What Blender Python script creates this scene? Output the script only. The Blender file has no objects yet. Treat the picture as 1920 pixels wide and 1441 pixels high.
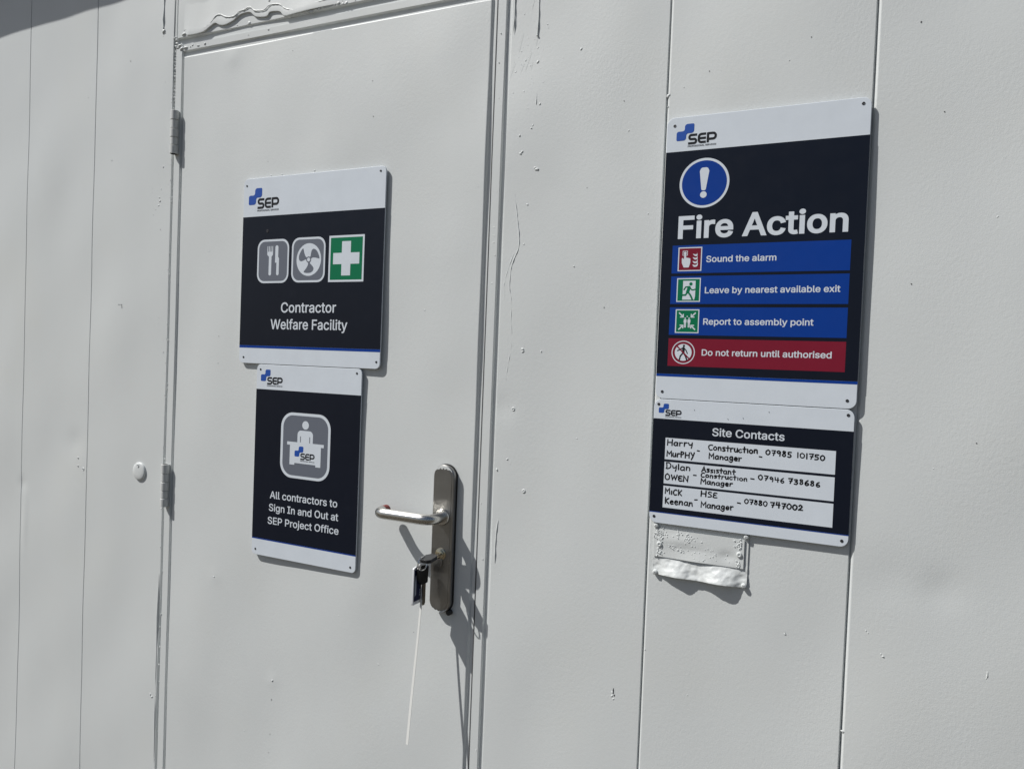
import bpy, math, random
import numpy as np
from mathutils import Vector, Matrix, noise as mnoise

sc = bpy.context.scene
COL = sc.collection
rnd = random.Random(7)

# ------------------------------------------------------------------ camera, sky, sun, exposure
cam_data = bpy.data.cameras.new('camera')
cam = bpy.data.objects.new('camera', cam_data); COL.objects.link(cam)
YAW, PITCH, ROLL = 0.46054957, -0.02635846, -0.03937663
def rz(a): return Matrix.Rotation(a, 3, 'Z')
M = Matrix.Rotation(YAW, 3, 'Z') @ Matrix.Rotation(PITCH, 3, 'X') @ Matrix.Rotation(ROLL, 3, 'Y')
right, fwd, up = M.col[0], M.col[1], M.col[2]
R = Matrix((right, up, -fwd)).transposed()
cam.matrix_world = Matrix.Translation((0.67716, -1.22060, 1.32302)) @ R.to_4x4()
cam_data.sensor_width = 36.0
cam_data.lens = 36.0 * 1420.0 / 1920.0
cam_data.clip_start = 0.02
cam_data.clip_end = 500
sc.camera = cam

SUN = Vector((1.4, 1.0, -1.96)).normalized()        # direction the light travels
sun_el = math.asin(-SUN.z)
sun_az = math.atan2(-SUN.x, -SUN.y)
world = bpy.data.worlds.new('World'); sc.world = world; world.use_nodes = True
nt = world.node_tree
bg = nt.nodes['Background']
sky = nt.nodes.new('ShaderNodeTexSky'); sky.sky_type = 'NISHITA'; sky.sun_disc = False
sky.sun_elevation = sun_el; sky.sun_rotation = sun_az
sky.air_density = 1.0; sky.dust_density = 1.5; sky.ozone_density = 1.0
nt.links.new(sky.outputs[0], bg.inputs[0]); bg.inputs[1].default_value = 0.050
ld = bpy.data.lights.new('sun', 'SUN'); ld.energy = 4.2; ld.angle = math.radians(0.5); ld.color = (1.0, 0.984, 0.95)
sun = bpy.data.objects.new('sun', ld); COL.objects.link(sun)
sun.rotation_mode = 'QUATERNION'; sun.rotation_quaternion = SUN.to_track_quat('-Z', 'Y')
sun.location = (-6, -4, 9)
sc.view_settings.view_transform = 'Standard'; sc.view_settings.look = 'None'
sc.view_settings.exposure = 0.07; sc.view_settings.gamma = 1.0

# ------------------------------------------------------------------ materials
def mat(name, col, rough=0.5, metal=0.0, spec=0.5, coat=0.0):
    m = bpy.data.materials.new(name); m.use_nodes = True
    b = m.node_tree.nodes['Principled BSDF']
    b.inputs['Base Color'].default_value = (*col, 1); b.inputs['Roughness'].default_value = rough
    b.inputs['Metallic'].default_value = metal; b.inputs['Specular IOR Level'].default_value = spec
    if coat: b.inputs['Coat Weight'].default_value = coat
    return m
def nodes(m): return m.node_tree.nodes, m.node_tree.links, m.node_tree.nodes['Principled BSDF']
def noise(m, scale, detail=3, rough=.5, stretch=(1, 1, 1)):
    n, l, b = nodes(m)
    g = n.new('ShaderNodeNewGeometry'); mp = n.new('ShaderNodeMapping'); mp.inputs['Scale'].default_value = stretch
    t = n.new('ShaderNodeTexNoise'); t.inputs['Scale'].default_value = scale; t.inputs['Detail'].default_value = detail
    t.inputs['Roughness'].default_value = rough
    l.new(g.outputs['Position'], mp.inputs[0]); l.new(mp.outputs[0], t.inputs['Vector'])
    return t.outputs['Fac']
def ramp(m, fac, stops):
    n, l, b = nodes(m)
    r = n.new('ShaderNodeValToRGB')
    while len(r.color_ramp.elements) < len(stops): r.color_ramp.elements.new(.5)
    for e, (p, c) in zip(r.color_ramp.elements, stops): e.position = p; e.color = (*c, 1)
    l.new(fac, r.inputs[0]); return r.outputs[0]
def add_bumps(m, bumps):
    n, l, b = nodes(m); prev = None
    for fac, dist, strength in bumps:
        bp = n.new('ShaderNodeBump'); bp.inputs['Strength'].default_value = strength; bp.inputs['Distance'].default_value = dist
        l.new(fac, bp.inputs['Height'])
        if prev: l.new(prev, bp.inputs['Normal'])
        prev = bp.outputs[0]
    l.new(prev, b.inputs['Normal'])
def paint(name, col, stipple, rough):
    m = mat(name, col, rough, 0, .5)
    n, l, b = nodes(m)
    c2 = tuple(x * .972 for x in col); c3 = (col[0] * .992, col[1] * .985, col[2] * .97)
    l.new(ramp(m, noise(m, 3.1, 6, .6), [(.30, c2), (.52, col), (.75, c3)]), b.inputs['Base Color'])
    rr = n.new('ShaderNodeMapRange'); rr.inputs['To Min'].default_value = rough - .09; rr.inputs['To Max'].default_value = rough + .1
    l.new(noise(m, 11, 4), rr.inputs['Value']); l.new(rr.outputs[0], b.inputs['Roughness'])
    # orange-peel left by the roller, strongest in patches
    s1 = noise(m, 215, 2.5, .5, (1.0, 1, .8)); s2 = noise(m, 520, 2, .5)
    patch = n.new('ShaderNodeMapRange'); patch.inputs['From Min'].default_value = .35; patch.inputs['From Max'].default_value = .68
    patch.inputs['To Min'].default_value = .45; patch.inputs['To Max'].default_value = 1.15
    l.new(noise(m, 7, 3), patch.inputs['Value'])
    mul = n.new('ShaderNodeMath'); mul.operation = 'MULTIPLY'; l.new(s1, mul.inputs[0]); l.new(patch.outputs[0], mul.inputs[1])
    add_bumps(m, [(mul.outputs[0], .00021 * stipple, 1.0), (s2, .00012 * stipple, 1.0)])
    return m
WHITE = (.668, .690, .687)
PAINT_ROUGH = paint('roller_painted_steel', WHITE, 1.0, .44)
PAINT_SMOOTH = paint('smooth_painted_steel', WHITE, .22, .40)
PAINT_TRIM = paint('brush_painted_trim', WHITE, .7, .42)
SIGN_WHITE = mat('sign_white', (.685, .735, .795), .36)
NAVY = mat('sign_navy', (.0050, .0078, .0170), .30, 0, .28)
SIGN_BLUE = mat('sign_blue', (.0010, .041, .275), .38, 0, .25)
LOGO_BLUE = mat('logo_blue', (.012, .075, .38), .4)
SIGN_RED = mat('sign_red', (.205, .009, .028), .4, 0, .25)
SIGN_GREEN = mat('sign_green', (.001, .165, .072), .4, 0, .25)
SIGN_GREY = mat('sign_grey', (.135, .150, .185), .42)
INK = mat('sign_ink', (.008, .009, .013), .45, 0, .3)
MARKER = mat('marker_ink', (.006, .006, .008), .5, 0, .3)
for m_ in (SIGN_WHITE, NAVY, SIGN_BLUE, SIGN_RED):
    n_, l_, b_ = nodes(m_)
    base = b_.inputs['Base Color'].default_value[:3]
    l_.new(ramp(m_, noise(m_, 26, 5, .6), [(.3, tuple(x * .96 for x in base)), (.6, base), (.8, tuple(min(1, x * 1.02 + .002) for x in base))]), b_.inputs['Base Color'])
    rr = n_.new('ShaderNodeMapRange'); r0 = b_.inputs['Roughness'].default_value
    rr.inputs['To Min'].default_value = r0 - .07; rr.inputs['To Max'].default_value = r0 + .12
    l_.new(noise(m_, 38, 5, .65), rr.inputs['Value']); l_.new(rr.outputs[0], b_.inputs['Roughness'])
SCREW = mat('screw_dark_steel', (.045, .045, .05), .45, .6)
def brushed(name, col, rough, stretch):
    m = mat(name, col, rough, 1.0)
    n, l, b = nodes(m)
    f = noise(m, 60, 4, .6, stretch)
    rr = n.new('ShaderNodeMapRange'); rr.inputs['To Min'].default_value = rough - .08; rr.inputs['To Max'].default_value = rough + .14
    l.new(f, rr.inputs['Value']); l.new(rr.outputs[0], b.inputs['Roughness'])
    l.new(ramp(m, noise(m, 22, 5, .6), [(.3, tuple(x * .82 for x in col)), (.7, col)]), b.inputs['Base Color'])
    add_bumps(m, [(f, .00002, .5)])
    return m
STEEL_PLATE = brushed('brushed_steel_plate', (.37, .365, .355), .34, (14, 14, .7))
STEEL_LEVER = brushed('brushed_steel_lever', (.66, .65, .62), .24, (1, 18, 18))
BRASS = mat('lock_brass_nickel', (.62, .56, .42), .25, 1.0)
KEY_STEEL = mat('key_nickel', (.34, .31, .26), .35, 1.0)
RING_STEEL = mat('ring_steel', (.7, .7, .7), .15, 1.0)
RUBBER = mat('black_rubber', (.012, .012, .013), .55)
PLASTIC_BLACK = mat('black_plastic', (.010, .011, .013), .3)
FOB_WHITE = mat('fob_white', (.72, .73, .75), .35)
FOB_NAVY = mat('fob_navy', (.006, .010, .05), .3)
FOB_PALE = mat('fob_pale', (.35, .38, .45), .4)
TIE_WHITE = mat('tie_white', (.80, .80, .77), .4)
RED_OXIDE = mat('red_primer', (.19, .035, .03), .6)
GAP = mat('dark_gap', (.02, .02, .022), .8)
ROOF = mat('roof_grey', (.30, .31, .32), .5)
GROUND = mat('ground_gravel', (.115, .098, .073), .9)
n_, l_, b_ = nodes(GROUND)
l_.new(ramp(GROUND, noise(GROUND, 3, 10, .7), [(.3, (.065, .055, .04)), (.55, (.115, .098, .073)), (.8, (.17, .145, .108))]), b_.inputs['Base Color'])
add_bumps(GROUND, [(noise(GROUND, 45, 6, .7), .02, 1.0)])
CHIP = mat('bare_metal_chip', (.06, .06, .065), .6)
SLIT_SHADE = mat('grey_slit_shade', (.09, .09, .095), .7)  # shade of the slit beside the door, put into a colour
HINGE = paint('hinge_paint', (.60, .61, .60), .25, .5)

# ------------------------------------------------------------------ helpers
class MB:
    def __init__(s): s.v = []; s.f = []; s.m = []
    def add(s, vs, fs, m=0):
        o = len(s.v); s.v += [tuple(map(float, q)) for q in vs]
        s.f += [tuple(i + o for i in f) for f in fs]; s.m += [m] * len(fs)
    def box(s, x0, x1, y0, y1, z0, z1, m=0, bev=0.0):
        if bev <= 0:
            v = [(x, y, z) for x in (x0, x1) for y in (y0, y1) for z in (z0, z1)]
            s.add(v, [(0, 1, 3, 2), (4, 6, 7, 5), (0, 4, 5, 1), (2, 3, 7, 6), (0, 2, 6, 4), (1, 5, 7, 3)], m)
        else:
            b = bev
            o = [(x0, z0), (x1, z0), (x1, z1), (x0, z1)]
            i = [(x0 + b, z0 + b), (x1 - b, z0 + b), (x1 - b, z1 - b), (x0 + b, z1 - b)]
            v = [(x, y0, z) for x, z in i] + [(x, y0 + b, z) for x, z in o] + [(x, y1, z) for x, z in o]
            f = [(0, 1, 2, 3), (11, 10, 9, 8)]
            for k in range(4):
                q = (k + 1) % 4
                f += [(4 + k, 4 + q, q, k), (8 + k, 8 + q, 4 + q, 4 + k)]
            s.add(v, f, m)
    def poly(s, pts, y, m=0):
        s.add([(x, y, z) for x, z in pts], [tuple(range(len(pts)))], m)
    def prism(s, pts, y0, y1, m=0, bev=0.0):
        n = len(pts)
        a = np.array(pts); c = a.mean(0)
        if bev > 0:
            d = np.array(offset_poly(pts, -bev))
            v = [(x, y0, z) for x, z in d] + [(x, y0 + bev, z) for x, z in pts] + [(x, y1, z) for x, z in pts]
            f = [tuple(range(n)), tuple(range(3 * n - 1, 2 * n - 1, -1))]
            for k in range(n):
                q = (k + 1) % n
                f += [(n + k, n + q, q, k), (2 * n + k, 2 * n + q, n + q, n + k)]
        else:
            v = [(x, y0, z) for x, z in pts] + [(x, y1, z) for x, z in pts]
            f = [tuple(range(n)), tuple(range(2 * n - 1, n - 1, -1))]
            for k in range(n):
                q = (k + 1) % n; f.append((n + k, n + q, q, k))
        s.add(v, f, m)
    def tube(s, path, r, seg=16, m=0, cap=True):
        P = [Vector(p) for p in path]; n = len(P)
        rr = r if isinstance(r, (list, tuple)) else [r] * n
        t0 = (P[1] - P[0]).normalized()
        a = t0.orthogonal().normalized(); vs = []
        for i in range(n):
            t = (P[min(i + 1, n - 1)] - P[max(i - 1, 0)]).normalized()
            a = (a - t * a.dot(t)).normalized(); b = t.cross(a)
            for k in range(seg):
                th = 2 * math.pi * k / seg
                vs.append(P[i] + (a * math.cos(th) + b * math.sin(th)) * rr[i])
        fs = []
        for i in range(n - 1):
            for k in range(seg):
                q = (k + 1) % seg
                fs.append((i * seg + k, i * seg + q, (i + 1) * seg + q, (i + 1) * seg + k))
        if cap: fs += [tuple(range(seg - 1, -1, -1)), tuple(range((n - 1) * seg, n * seg))]
        s.add(vs, fs, m)
    def lathe_y(s, cx, cz, prof, seg=24, m=0, sx=1.0, sz=1.0):      # prof: (radius, y)
        vs = []; fs = []
        for r, y in prof:
            for k in range(seg):
                th = 2 * math.pi * k / seg; vs.append((cx + r * sx * math.cos(th), y, cz + r * sz * math.sin(th)))
        for i in range(len(prof) - 1):
            for k in range(seg):
                q = (k + 1) % seg; fs.append((i * seg + k, i * seg + q, (i + 1) * seg + q, (i + 1) * seg + k))
        fs.append(tuple(range((len(prof) - 1) * seg, len(prof) * seg)))
        s.add(vs, fs, m)
    def nib(s, x, y, z, r, h, m=0, sx=1.0, sz=1.0):
        seg = 9; vs = []; fs = []
        rot = rnd.random() * 3
        for j, (q, hh) in enumerate(((1.0, -.3), (.86, .45), (.5, .85))):
            for k in range(seg):
                th = 2 * math.pi * k / seg; w = r * q * (1 + .28 * math.sin(2 * th + rot) + .12 * math.sin(3 * th + 2 * rot))
                vs.append((x + w * sx * math.cos(th), y - h * hh, z + w * sz * math.sin(th)))
        vs.append((x, y - h, z))
        for j in range(2):
            for k in range(seg):
                q = (k + 1) % seg; fs.append((j * seg + k, j * seg + q, (j + 1) * seg + q, (j + 1) * seg + k))
        for k in range(seg): fs.append((2 * seg + k, 2 * seg + (k + 1) % seg, 3 * seg))
        s.add(vs, fs, m)
    def ridge(s, pts, w, h, m=0, y=0.0005, taper=True):
        pts = smooth(pts, 5); n = len(pts); P = np.array(pts)
        T = np.gradient(P, axis=0); T /= np.linalg.norm(T, axis=1)[:, None] + 1e-9
        N = np.stack([-T[:, 1], T[:, 0]], 1); vs = []; fs = []
        prof = [(-1, 0), (-.62, .62), (0, 1), (.62, .62), (1, 0)]
        for i in range(n):
            e = min(1, min(i, n - 1 - i) / 3 + .12) if taper else 1
            jw = 1 + .25 * math.sin(i * 1.7) + .15 * math.sin(i * .6)
            for a, b in prof:
                q = P[i] + N[i] * a * w * .5 * e * jw
                vs.append((q[0], y - h * b * e * jw, q[1]))
        for i in range(n - 1):
            for k in range(4): fs.append((i * 5 + k, i * 5 + k + 1, i * 5 + 6 + k, i * 5 + 5 + k))
        s.add(vs, fs, m)
    def stroke(s, pts, w, y, m=0, closed=False, cap='round'):
        P = np.array(pts, float); n = len(P)
        keep = [0] + [i for i in range(1, n) if np.linalg.norm(P[i] - P[i - 1]) > 1e-6]; P = P[keep]; n = len(P)
        L = []; Rr = []
        for i in range(n):
            if closed: a, b = P[(i - 1) % n], P[(i + 1) % n]
            else: a, b = P[max(i - 1, 0)], P[min(i + 1, n - 1)]
            d1 = P[i] - a; d2 = b - P[i]
            if not closed and i == 0: d1 = d2
            if not closed and i == n - 1: d2 = d1
            d1 = d1 / (np.linalg.norm(d1) + 1e-12); d2 = d2 / (np.linalg.norm(d2) + 1e-12)
            t = d1 + d2; ln = np.linalg.norm(t)
            t = d2 if ln < 1e-4 else t / ln
            nn = np.array([-t[1], t[0]]); k = 1 / max(.45, nn @ np.array([-d1[1], d1[0]]))
            L.append(P[i] + nn * w / 2 * k); Rr.append(P[i] - nn * w / 2 * k)
        if closed:
            v = [(q[0], y, q[1]) for q in Rr] + [(q[0], y, q[1]) for q in L]
            s.add(v, [(i, (i + 1) % n, n + (i + 1) % n, n + i) for i in range(n)], m); return
        if cap == 'round':
            def arc(c, d):
                return [c + w / 2 * (np.array([d[0], d[1]]) * math.sin(a) + np.array([d[1], -d[0]]) * math.cos(a)) for a in np.linspace(0, math.pi, 7)[1:-1]]
            de = P[-1] - P[-2]; de = de / np.linalg.norm(de); ds = P[0] - P[1]; ds = ds / np.linalg.norm(ds)
            E, S = arc(P[-1], de), arc(P[0], ds)
        else: E, S = [], []
        v = [(q[0], y, q[1]) for q in Rr] + [(q[0], y, q[1]) for q in L]
        fs = [(i, i + 1, n + i + 1, n + i) for i in range(n - 1)]
        o = len(v)
        if E:
            v += [(q[0], y, q[1]) for q in E]; fs.append(tuple([n - 1] + list(range(o, o + len(E))) + [2 * n - 1])); o = len(v)
            v += [(q[0], y, q[1]) for q in S]; fs.append(tuple([n] + list(range(o, o + len(S))) + [0]))
        s.add(v, fs, m)
    def build(s, name, mats, parent=None, angle=35):
        me = bpy.data.meshes.new(name); me.from_pydata(s.v, [], s.f); me.update()
        for m in (mats if isinstance(mats, (list, tuple)) else [mats]): me.materials.append(m)
        me.polygons.foreach_set('material_index', s.m)
        if angle is not None:
            me.polygons.foreach_set('use_smooth', [True] * len(s.f)); me.set_sharp_from_angle(angle=math.radians(angle))
        o = bpy.data.objects.new(name, me); COL.objects.link(o)
        if parent: o.parent = parent
        return o

def offset_poly(pts, d):                      # CCW polygon; d>0 grows
    P = np.array(pts); n = len(P); out = []
    for i in range(n):
        a = P[i] - P[i - 1]; b = P[(i + 1) % n] - P[i]
        a = a / (np.linalg.norm(a) + 1e-12); b = b / (np.linalg.norm(b) + 1e-12)
        na = np.array([a[1], -a[0]]); nb = np.array([b[1], -b[0]]); q = na + nb; q = q / (np.linalg.norm(q) + 1e-12)
        out.append(tuple(P[i] + q * d / max(.4, q @ na)))
    return out
def smooth(pts, k=6, closed=False):           # Catmull-Rom
    P = [np.array(p, float) for p in pts]; n = len(P)
    if n < 3: return [tuple(p) for p in P]
    out = []
    rng = range(n) if closed else range(n - 1)
    for i in rng:
        if closed: p0, p1, p2, p3 = P[i - 1], P[i], P[(i + 1) % n], P[(i + 2) % n]
        else: p0, p1, p2, p3 = P[max(i - 1, 0)], P[i], P[i + 1], P[min(i + 2, n - 1)]
        for j in range(k):
            t = j / k
            out.append(tuple(.5 * ((2 * p1) + (-p0 + p2) * t + (2 * p0 - 5 * p1 + 4 * p2 - p3) * t * t + (-p0 + 3 * p1 - 3 * p2 + p3) * t ** 3)))
    if not closed: out.append(tuple(P[-1]))
    return out
def rpoly(pts, r, seg=6):                     # rounded polygon (per-corner radii; works on concave corners too)
    n = len(pts); out = []
    for i in range(n):
        ri = r[i] if isinstance(r, (list, tuple)) else r
        p = np.array(pts[i], float); a = np.array(pts[i - 1], float) - p; b = np.array(pts[(i + 1) % n], float) - p
        if ri <= 0: out.append(tuple(p)); continue
        la, lb = np.linalg.norm(a), np.linalg.norm(b); a /= la; b /= lb
        ang = math.acos(max(-1, min(1, a @ b))); t = min(ri / math.tan(ang / 2), la * .499, lb * .499); ri = t * math.tan(ang / 2)
        bis = (a + b) / np.linalg.norm(a + b); c = p + bis * ri / math.sin(ang / 2)
        s_, e_ = p + a * t - c, p + b * t - c
        a0, a1 = math.atan2(s_[1], s_[0]), math.atan2(e_[1], e_[0]); d = (a1 - a0 + math.pi) % (2 * math.pi) - math.pi
        out += [tuple(c + ri * np.array([math.cos(a0 + d * k / seg), math.sin(a0 + d * k / seg)])) for k in range(seg + 1)]
    return out
def rrect(x0, x1, z0, z1, r, seg=6): return rpoly([(x0, z0), (x1, z0), (x1, z1), (x0, z1)], r, seg)
def circ(cx, cz, r, n=40, rz_=None): return [(cx + r * math.cos(2 * math.pi * k / n), cz + (rz_ or r) * math.sin(2 * math.pi * k / n)) for k in range(n)]

def empty(name, loc):
    o = bpy.data.objects.new(name, None); o.empty_display_size = .05; o.location = loc; COL.objects.link(o); return o
def tag(o, label, cat=None, group=None, kind=None):
    if label: o['label'] = label
    if cat: o['category'] = cat
    if group: o['group'] = group
    if kind: o['kind'] = kind
    return o

# ------------------------------------------------------------------ wall surface height (gentle oil-canning and dents)
wr = np.random.RandomState(11)
WAVES = [(wr.uniform(.15, .45), wr.uniform(-1.2, 1.2), wr.uniform(0, 2 * math.pi)) for _ in range(16)]
DENTS = [(.758, 1.029, .020, -.0016), (.690, 1.032, .026, -.0011), (-1.154, 1.084, .022, -.0016), (-1.365, .958, .012, -.0016),
         (-.646, 1.972, .014, .0011), (-.05, 1.262, .05, -.0011), (-.652, .823, .012, .0006), (-.474, .627, .010, .0007),
         (.08, 1.90, .06, -.0016), (.22, 1.80, .09, .0016), (.055, 1.245, .016, -.0011), (.78, 1.95, .10, -.002), 
         (-.35, 1.78, .16, .002), (-.08, 1.62, .05, -.0013), (.14, .72, .09, -.0015), (-.60, .55, .10, .0015), (-.98, 1.5, .08, -.0009), (-.66, 1.40, .07, .001)]
def Hf(x, z):
    x = np.asarray(x, float); z = np.asarray(z, float); h = np.zeros(np.broadcast(x, z).shape)
    for lam, th, ph in WAVES:
        k = 2 * math.pi / lam; h = h + .0070 / k * np.sin(k * (x * math.cos(th) + z * math.sin(th) * .7) + ph)
    for cx, cz, s, a in DENTS:
        h = h + a * np.exp(-((x - cx) ** 2 + (z - cz) ** 2) / (2 * s * s))
    h = h + .0014 * np.exp(-((x + 1.352) / .010) ** 2) * np.exp(-((z - .86) / .07) ** 2)      # vertical crease under a dent
    h = h - .022 * np.clip(x - .62, 0, .3) ** 2 * np.clip((1.25 - z) / .5, 0, 1)
    h = np.where(h < -.0022, -.0022 - .0014 * np.tanh((-.0022 - h) / .0014), h); h = np.where(h > .0022, .0022 + .0014 * np.tanh((h - .0022) / .0014), h)
    return h
def tilt(x, z): return -.0115 * (np.asarray(x) + .5) * np.clip((np.asarray(z) - 1.0), 0, 1)
def coords(a, b, step, edge0, edge1):
    e = [0, .25, .5, .75, 1.0, 1.35]
    A = [a + edge0 * q for q in e]; B = [b - edge1 * q for q in e][::-1]
    n = max(2, int((B[0] - A[-1]) / step)); mid = list(np.linspace(A[-1], B[0], n + 1)[1:-1])
    return np.array(A + mid + B)
def panel_mesh(x0, x1, z0, z1, ex0=.0025, ex1=.0025, ez0=.002, ez1=.002, depth=.005, amp=1.0, step=.0075, warp=False, mb=None):
    X = coords(x0, x1, step, ex0, ex1); Zc = coords(z0, z1, step * 1.15, ez0, ez1)
    XX, ZZ = np.meshgrid(X, Zc)
    def prof(d, e):
        t = np.clip(d / e, 0, 1); return depth * (1 - t ** .9) ** 1.25
    p = np.maximum(np.maximum(prof(XX - x0, ex0), prof(x1 - XX, ex1)), np.maximum(prof(ZZ - z0, ez0), prof(z1 - ZZ, ez1)))
    p = np.minimum(p, depth)
    Y = p - Hf(XX, ZZ) * amp * (1 - p / depth)
    ZW = ZZ + tilt(XX, ZZ) if warp else ZZ
    mb = mb or MB(); nx, nz = len(X), len(Zc)
    o = len(mb.v)
    mb.v += list(zip(XX.ravel().tolist(), Y.ravel().tolist(), ZW.ravel().tolist()))
    idx = np.arange(nx * nz).reshape(nz, nx) + o
    q = np.stack([idx[:-1, :-1], idx[:-1, 1:], idx[1:, 1:], idx[1:, :-1]], -1).reshape(-1, 4)
    mb.f += [tuple(r) for r in q.tolist()]; mb.m += [0] * len(q)
    # returns to the shell
    ring = list(idx[0, :]) + list(idx[1:, -1]) + list(idx[-1, -2::-1]) + list(idx[-2:0:-1, 0])
    o2 = len(mb.v); mb.v += [(mb.v[i][0], .012, mb.v[i][2]) for i in ring]; n = len(ring)
    for k in range(n):
        mb.f.append((int(ring[k]), o2 + k, o2 + (k + 1) % n, int(ring[(k + 1) % n]))); mb.m.append(0)
    return mb
def surf(x, z): return float(-Hf(x, z))
def nibs(mb, pts, r=(.0010, .0022), h=(.0005, .0011)):
    for p in pts:
        x, z = p[0], p[1]; k = p[2] if len(p) > 2 else 1
        rr = rnd.uniform(*r) * k; mb.nib(x, surf(x, z), z, rr, rnd.uniform(*h) * k, 0, rnd.uniform(.6, 1.2), rnd.uniform(.7, 1.5))
def craters(mb, pts, r=.0022):
    for x, z in pts:                         # painted-over rivet holes: a raised ring round a pit
        y = surf(x, z); mb.lathe_y(x, z, [(r * 1.6, y + .0004), (r * 1.3, y - .0008), (r * .95, y - .0011), (r * .6, y - .0003), (r * .3, y + .0005)], 12)
def chips(mb, pts):
    for x, z, w, l in pts:
        n = 9; a0 = rnd.random() * 6
        L = [(x + w * math.cos(2 * math.pi * k / n) * (1 + .35 * math.sin(3 * k + a0)), z + l * math.sin(2 * math.pi * k / n) * (1 + .3 * math.sin(2 * k + a0))) for k in range(n)]
        mb.add([(p, surf(p, q) - .00045, q) for p, q in L], [tuple(range(n))], 1)
def cluster(cx, cz, sx, sz, n): return [(cx + rnd.gauss(0, sx), cz + rnd.gauss(0, sz), rnd.uniform(.35, .9)) for _ in range(n)]

# ------------------------------------------------------------------ ground
mb = MB(); mb.add([(-60, -60, 0), (60, -60, 0), (60, 60, 0), (-60, 60, 0)], [(0, 1, 2, 3)])
g = mb.build('ground', GROUND, None, None); tag(g, 'beige gravel ground in front of the white cabin', 'ground', kind='structure')

# ------------------------------------------------------------------ the cabin
cabin = empty('site_cabin', (0, 0, 0))
tag(cabin, 'white painted steel site cabin with vertical panel seams and a closed door', 'cabin')
shell = MB(); shell.box(-2.98, 1.85, .0049, 2.4, .10, 2.56); shell.box(-2.9, 1.75, .12, 2.3, .0, .10, 1)
shell.build('cabin_shell', [PAINT_TRIM, RUBBER], cabin, None)
roof = MB()
def ez(x): return 2.444 + .033 * (x + 1.58)
xa, xb = -3.1, 1.95
v = [(x, y, ez(x) + dz) for x in (xa, xb) for y in (-.15, 2.5) for dz in (0, .25)]
roof.add(v, [(0, 1, 3, 2), (4, 6, 7, 5), (0, 4, 5, 1), (2, 3, 7, 6), (0, 2, 6, 4), (1, 5, 7, 3)])
roof.build('roof', ROOF, cabin, None)

def wall_panel(x0, x1, z0, z1, m, extra=None, **k):
    mb = panel_mesh(x0, x1, z0, z1, **k)
    if extra: extra(mb)
    return mb.build('wall_panel', [m, CHIP], cabin, 50)
ZT = 2.55
thin = dict(ex0=.0016, ex1=.0016, depth=.004)
for a, b in ((-2.97, -2.715), (-2.715, -2.446), (-2.446, -2.177), (-2.177, -1.908), (-1.908, -1.640)):
    wall_panel(a, b, .1, ZT, PAINT_SMOOTH, step=.02, **thin)
wall_panel(-1.640, -1.3715, .1, ZT, PAINT_SMOOTH, lambda mb: nibs(mb, [(-1.40, 1.2, .5)]), **thin)
def ex_a(mb):
    craters(mb, [(-1.140, 1.045), (-1.139, 1.025)], .0017); craters(mb, [(-1.118, 1.019)], .0028)
    nibs(mb, [(-1.117, 1.047, .7), (-1.118, 1.009, .9), (-1.131, 1.124, .6), (-1.084 - .05, 1.944, .8), (-1.25, 1.86, .5), (-1.22, 1.3, .5)])
    nibs(mb, cluster(-1.128, 1.035, .008, .012, 14), (.0005, .0010), (.0002, .0005))
wall_panel(-1.3715, -1.1045, .1, ZT, PAINT_SMOOTH, ex_a, **thin)
def ex_b(mb):
    chips(mb, [(-.996, 1.430, .0022, .0010), (-.987, 1.4295, .0022, .0013), (-.985, 1.424, .0008, .0030), (-.978, 2.0105, .0012, .0012), (-1.04, 1.78, .0009, .0009)])
    nibs(mb, [(-.978, 2.010), (-1.038, 1.781, .8), (-.862, 1.606, 1.2), (-.85, .511, 1.4), (-.845, .506, 1.2),
              (-.841, 1.320, 1.4), (-.855, 1.945, .7), (-.857, 1.75), (-.862, 1.70, .8), (-.868, 1.68, 1.3), (-.866, 1.672, 1.2), (-.870, 1.662)])
    nibs(mb, cluster(-.862, 1.66, .016, .03, 26), (.0006, .0015), (.0003, .0007))
    nibs(mb, cluster(-.858, 1.40, .014, .06, 22), (.0006, .0015), (.0003, .0007))
    nibs(mb, cluster(-.860, 1.85, .010, .08, 26), (.0005, .0013), (.0002, .0006))
    nibs(mb, [(-.8315 + rnd.uniform(-.0015, .001), rnd.uniform(.35, 2.02), rnd.uniform(.5, 1.1)) for _ in range(46)])
    nibs(mb, cluster(-.840, .54, .003, .04, 10), (.0006, .0015), (.0003, .0008))
    mb.ridge([(-.8655, 2.50), (-.8655, 2.30), (-.8650, 2.12), (-.8645, 2.068)], .0050, .0042, taper=False)
    mb.nib(-.8640, 0, 2.062, .0058, .0050, 0, .9, 1.2); nibs(mb, cluster(-.862, 2.058, .006, .004, 7))
    mb.ridge([(-.838, 2.032), (-.828, 2.042), (-.820, 2.044)], .006, .0028)
    for k in range(6): mb.ridge([(-.846 + k * .004, 2.022 - k * .001), (-.853 + k * .004, 2.010 - rnd.uniform(0, .008))], .0016, .0007)
    mb.ridge([(-.880, 2.068), (-.868, 2.070), (-.835, 2.068)], .002, .0008)
    mb.ridge([(-.833, .34), (-.833, .48), (-.834, .62), (-.8335, .80)], .003, .0024)
    mb.ridge([(-.842, .56), (-.845, .53), (-.842, .50)], .0018, .0009)
wall_panel(-1.1045, -.829, .1, ZT, PAINT_SMOOTH, ex_b, ex0=.0016, ex1=.0012, depth=.005)

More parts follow.
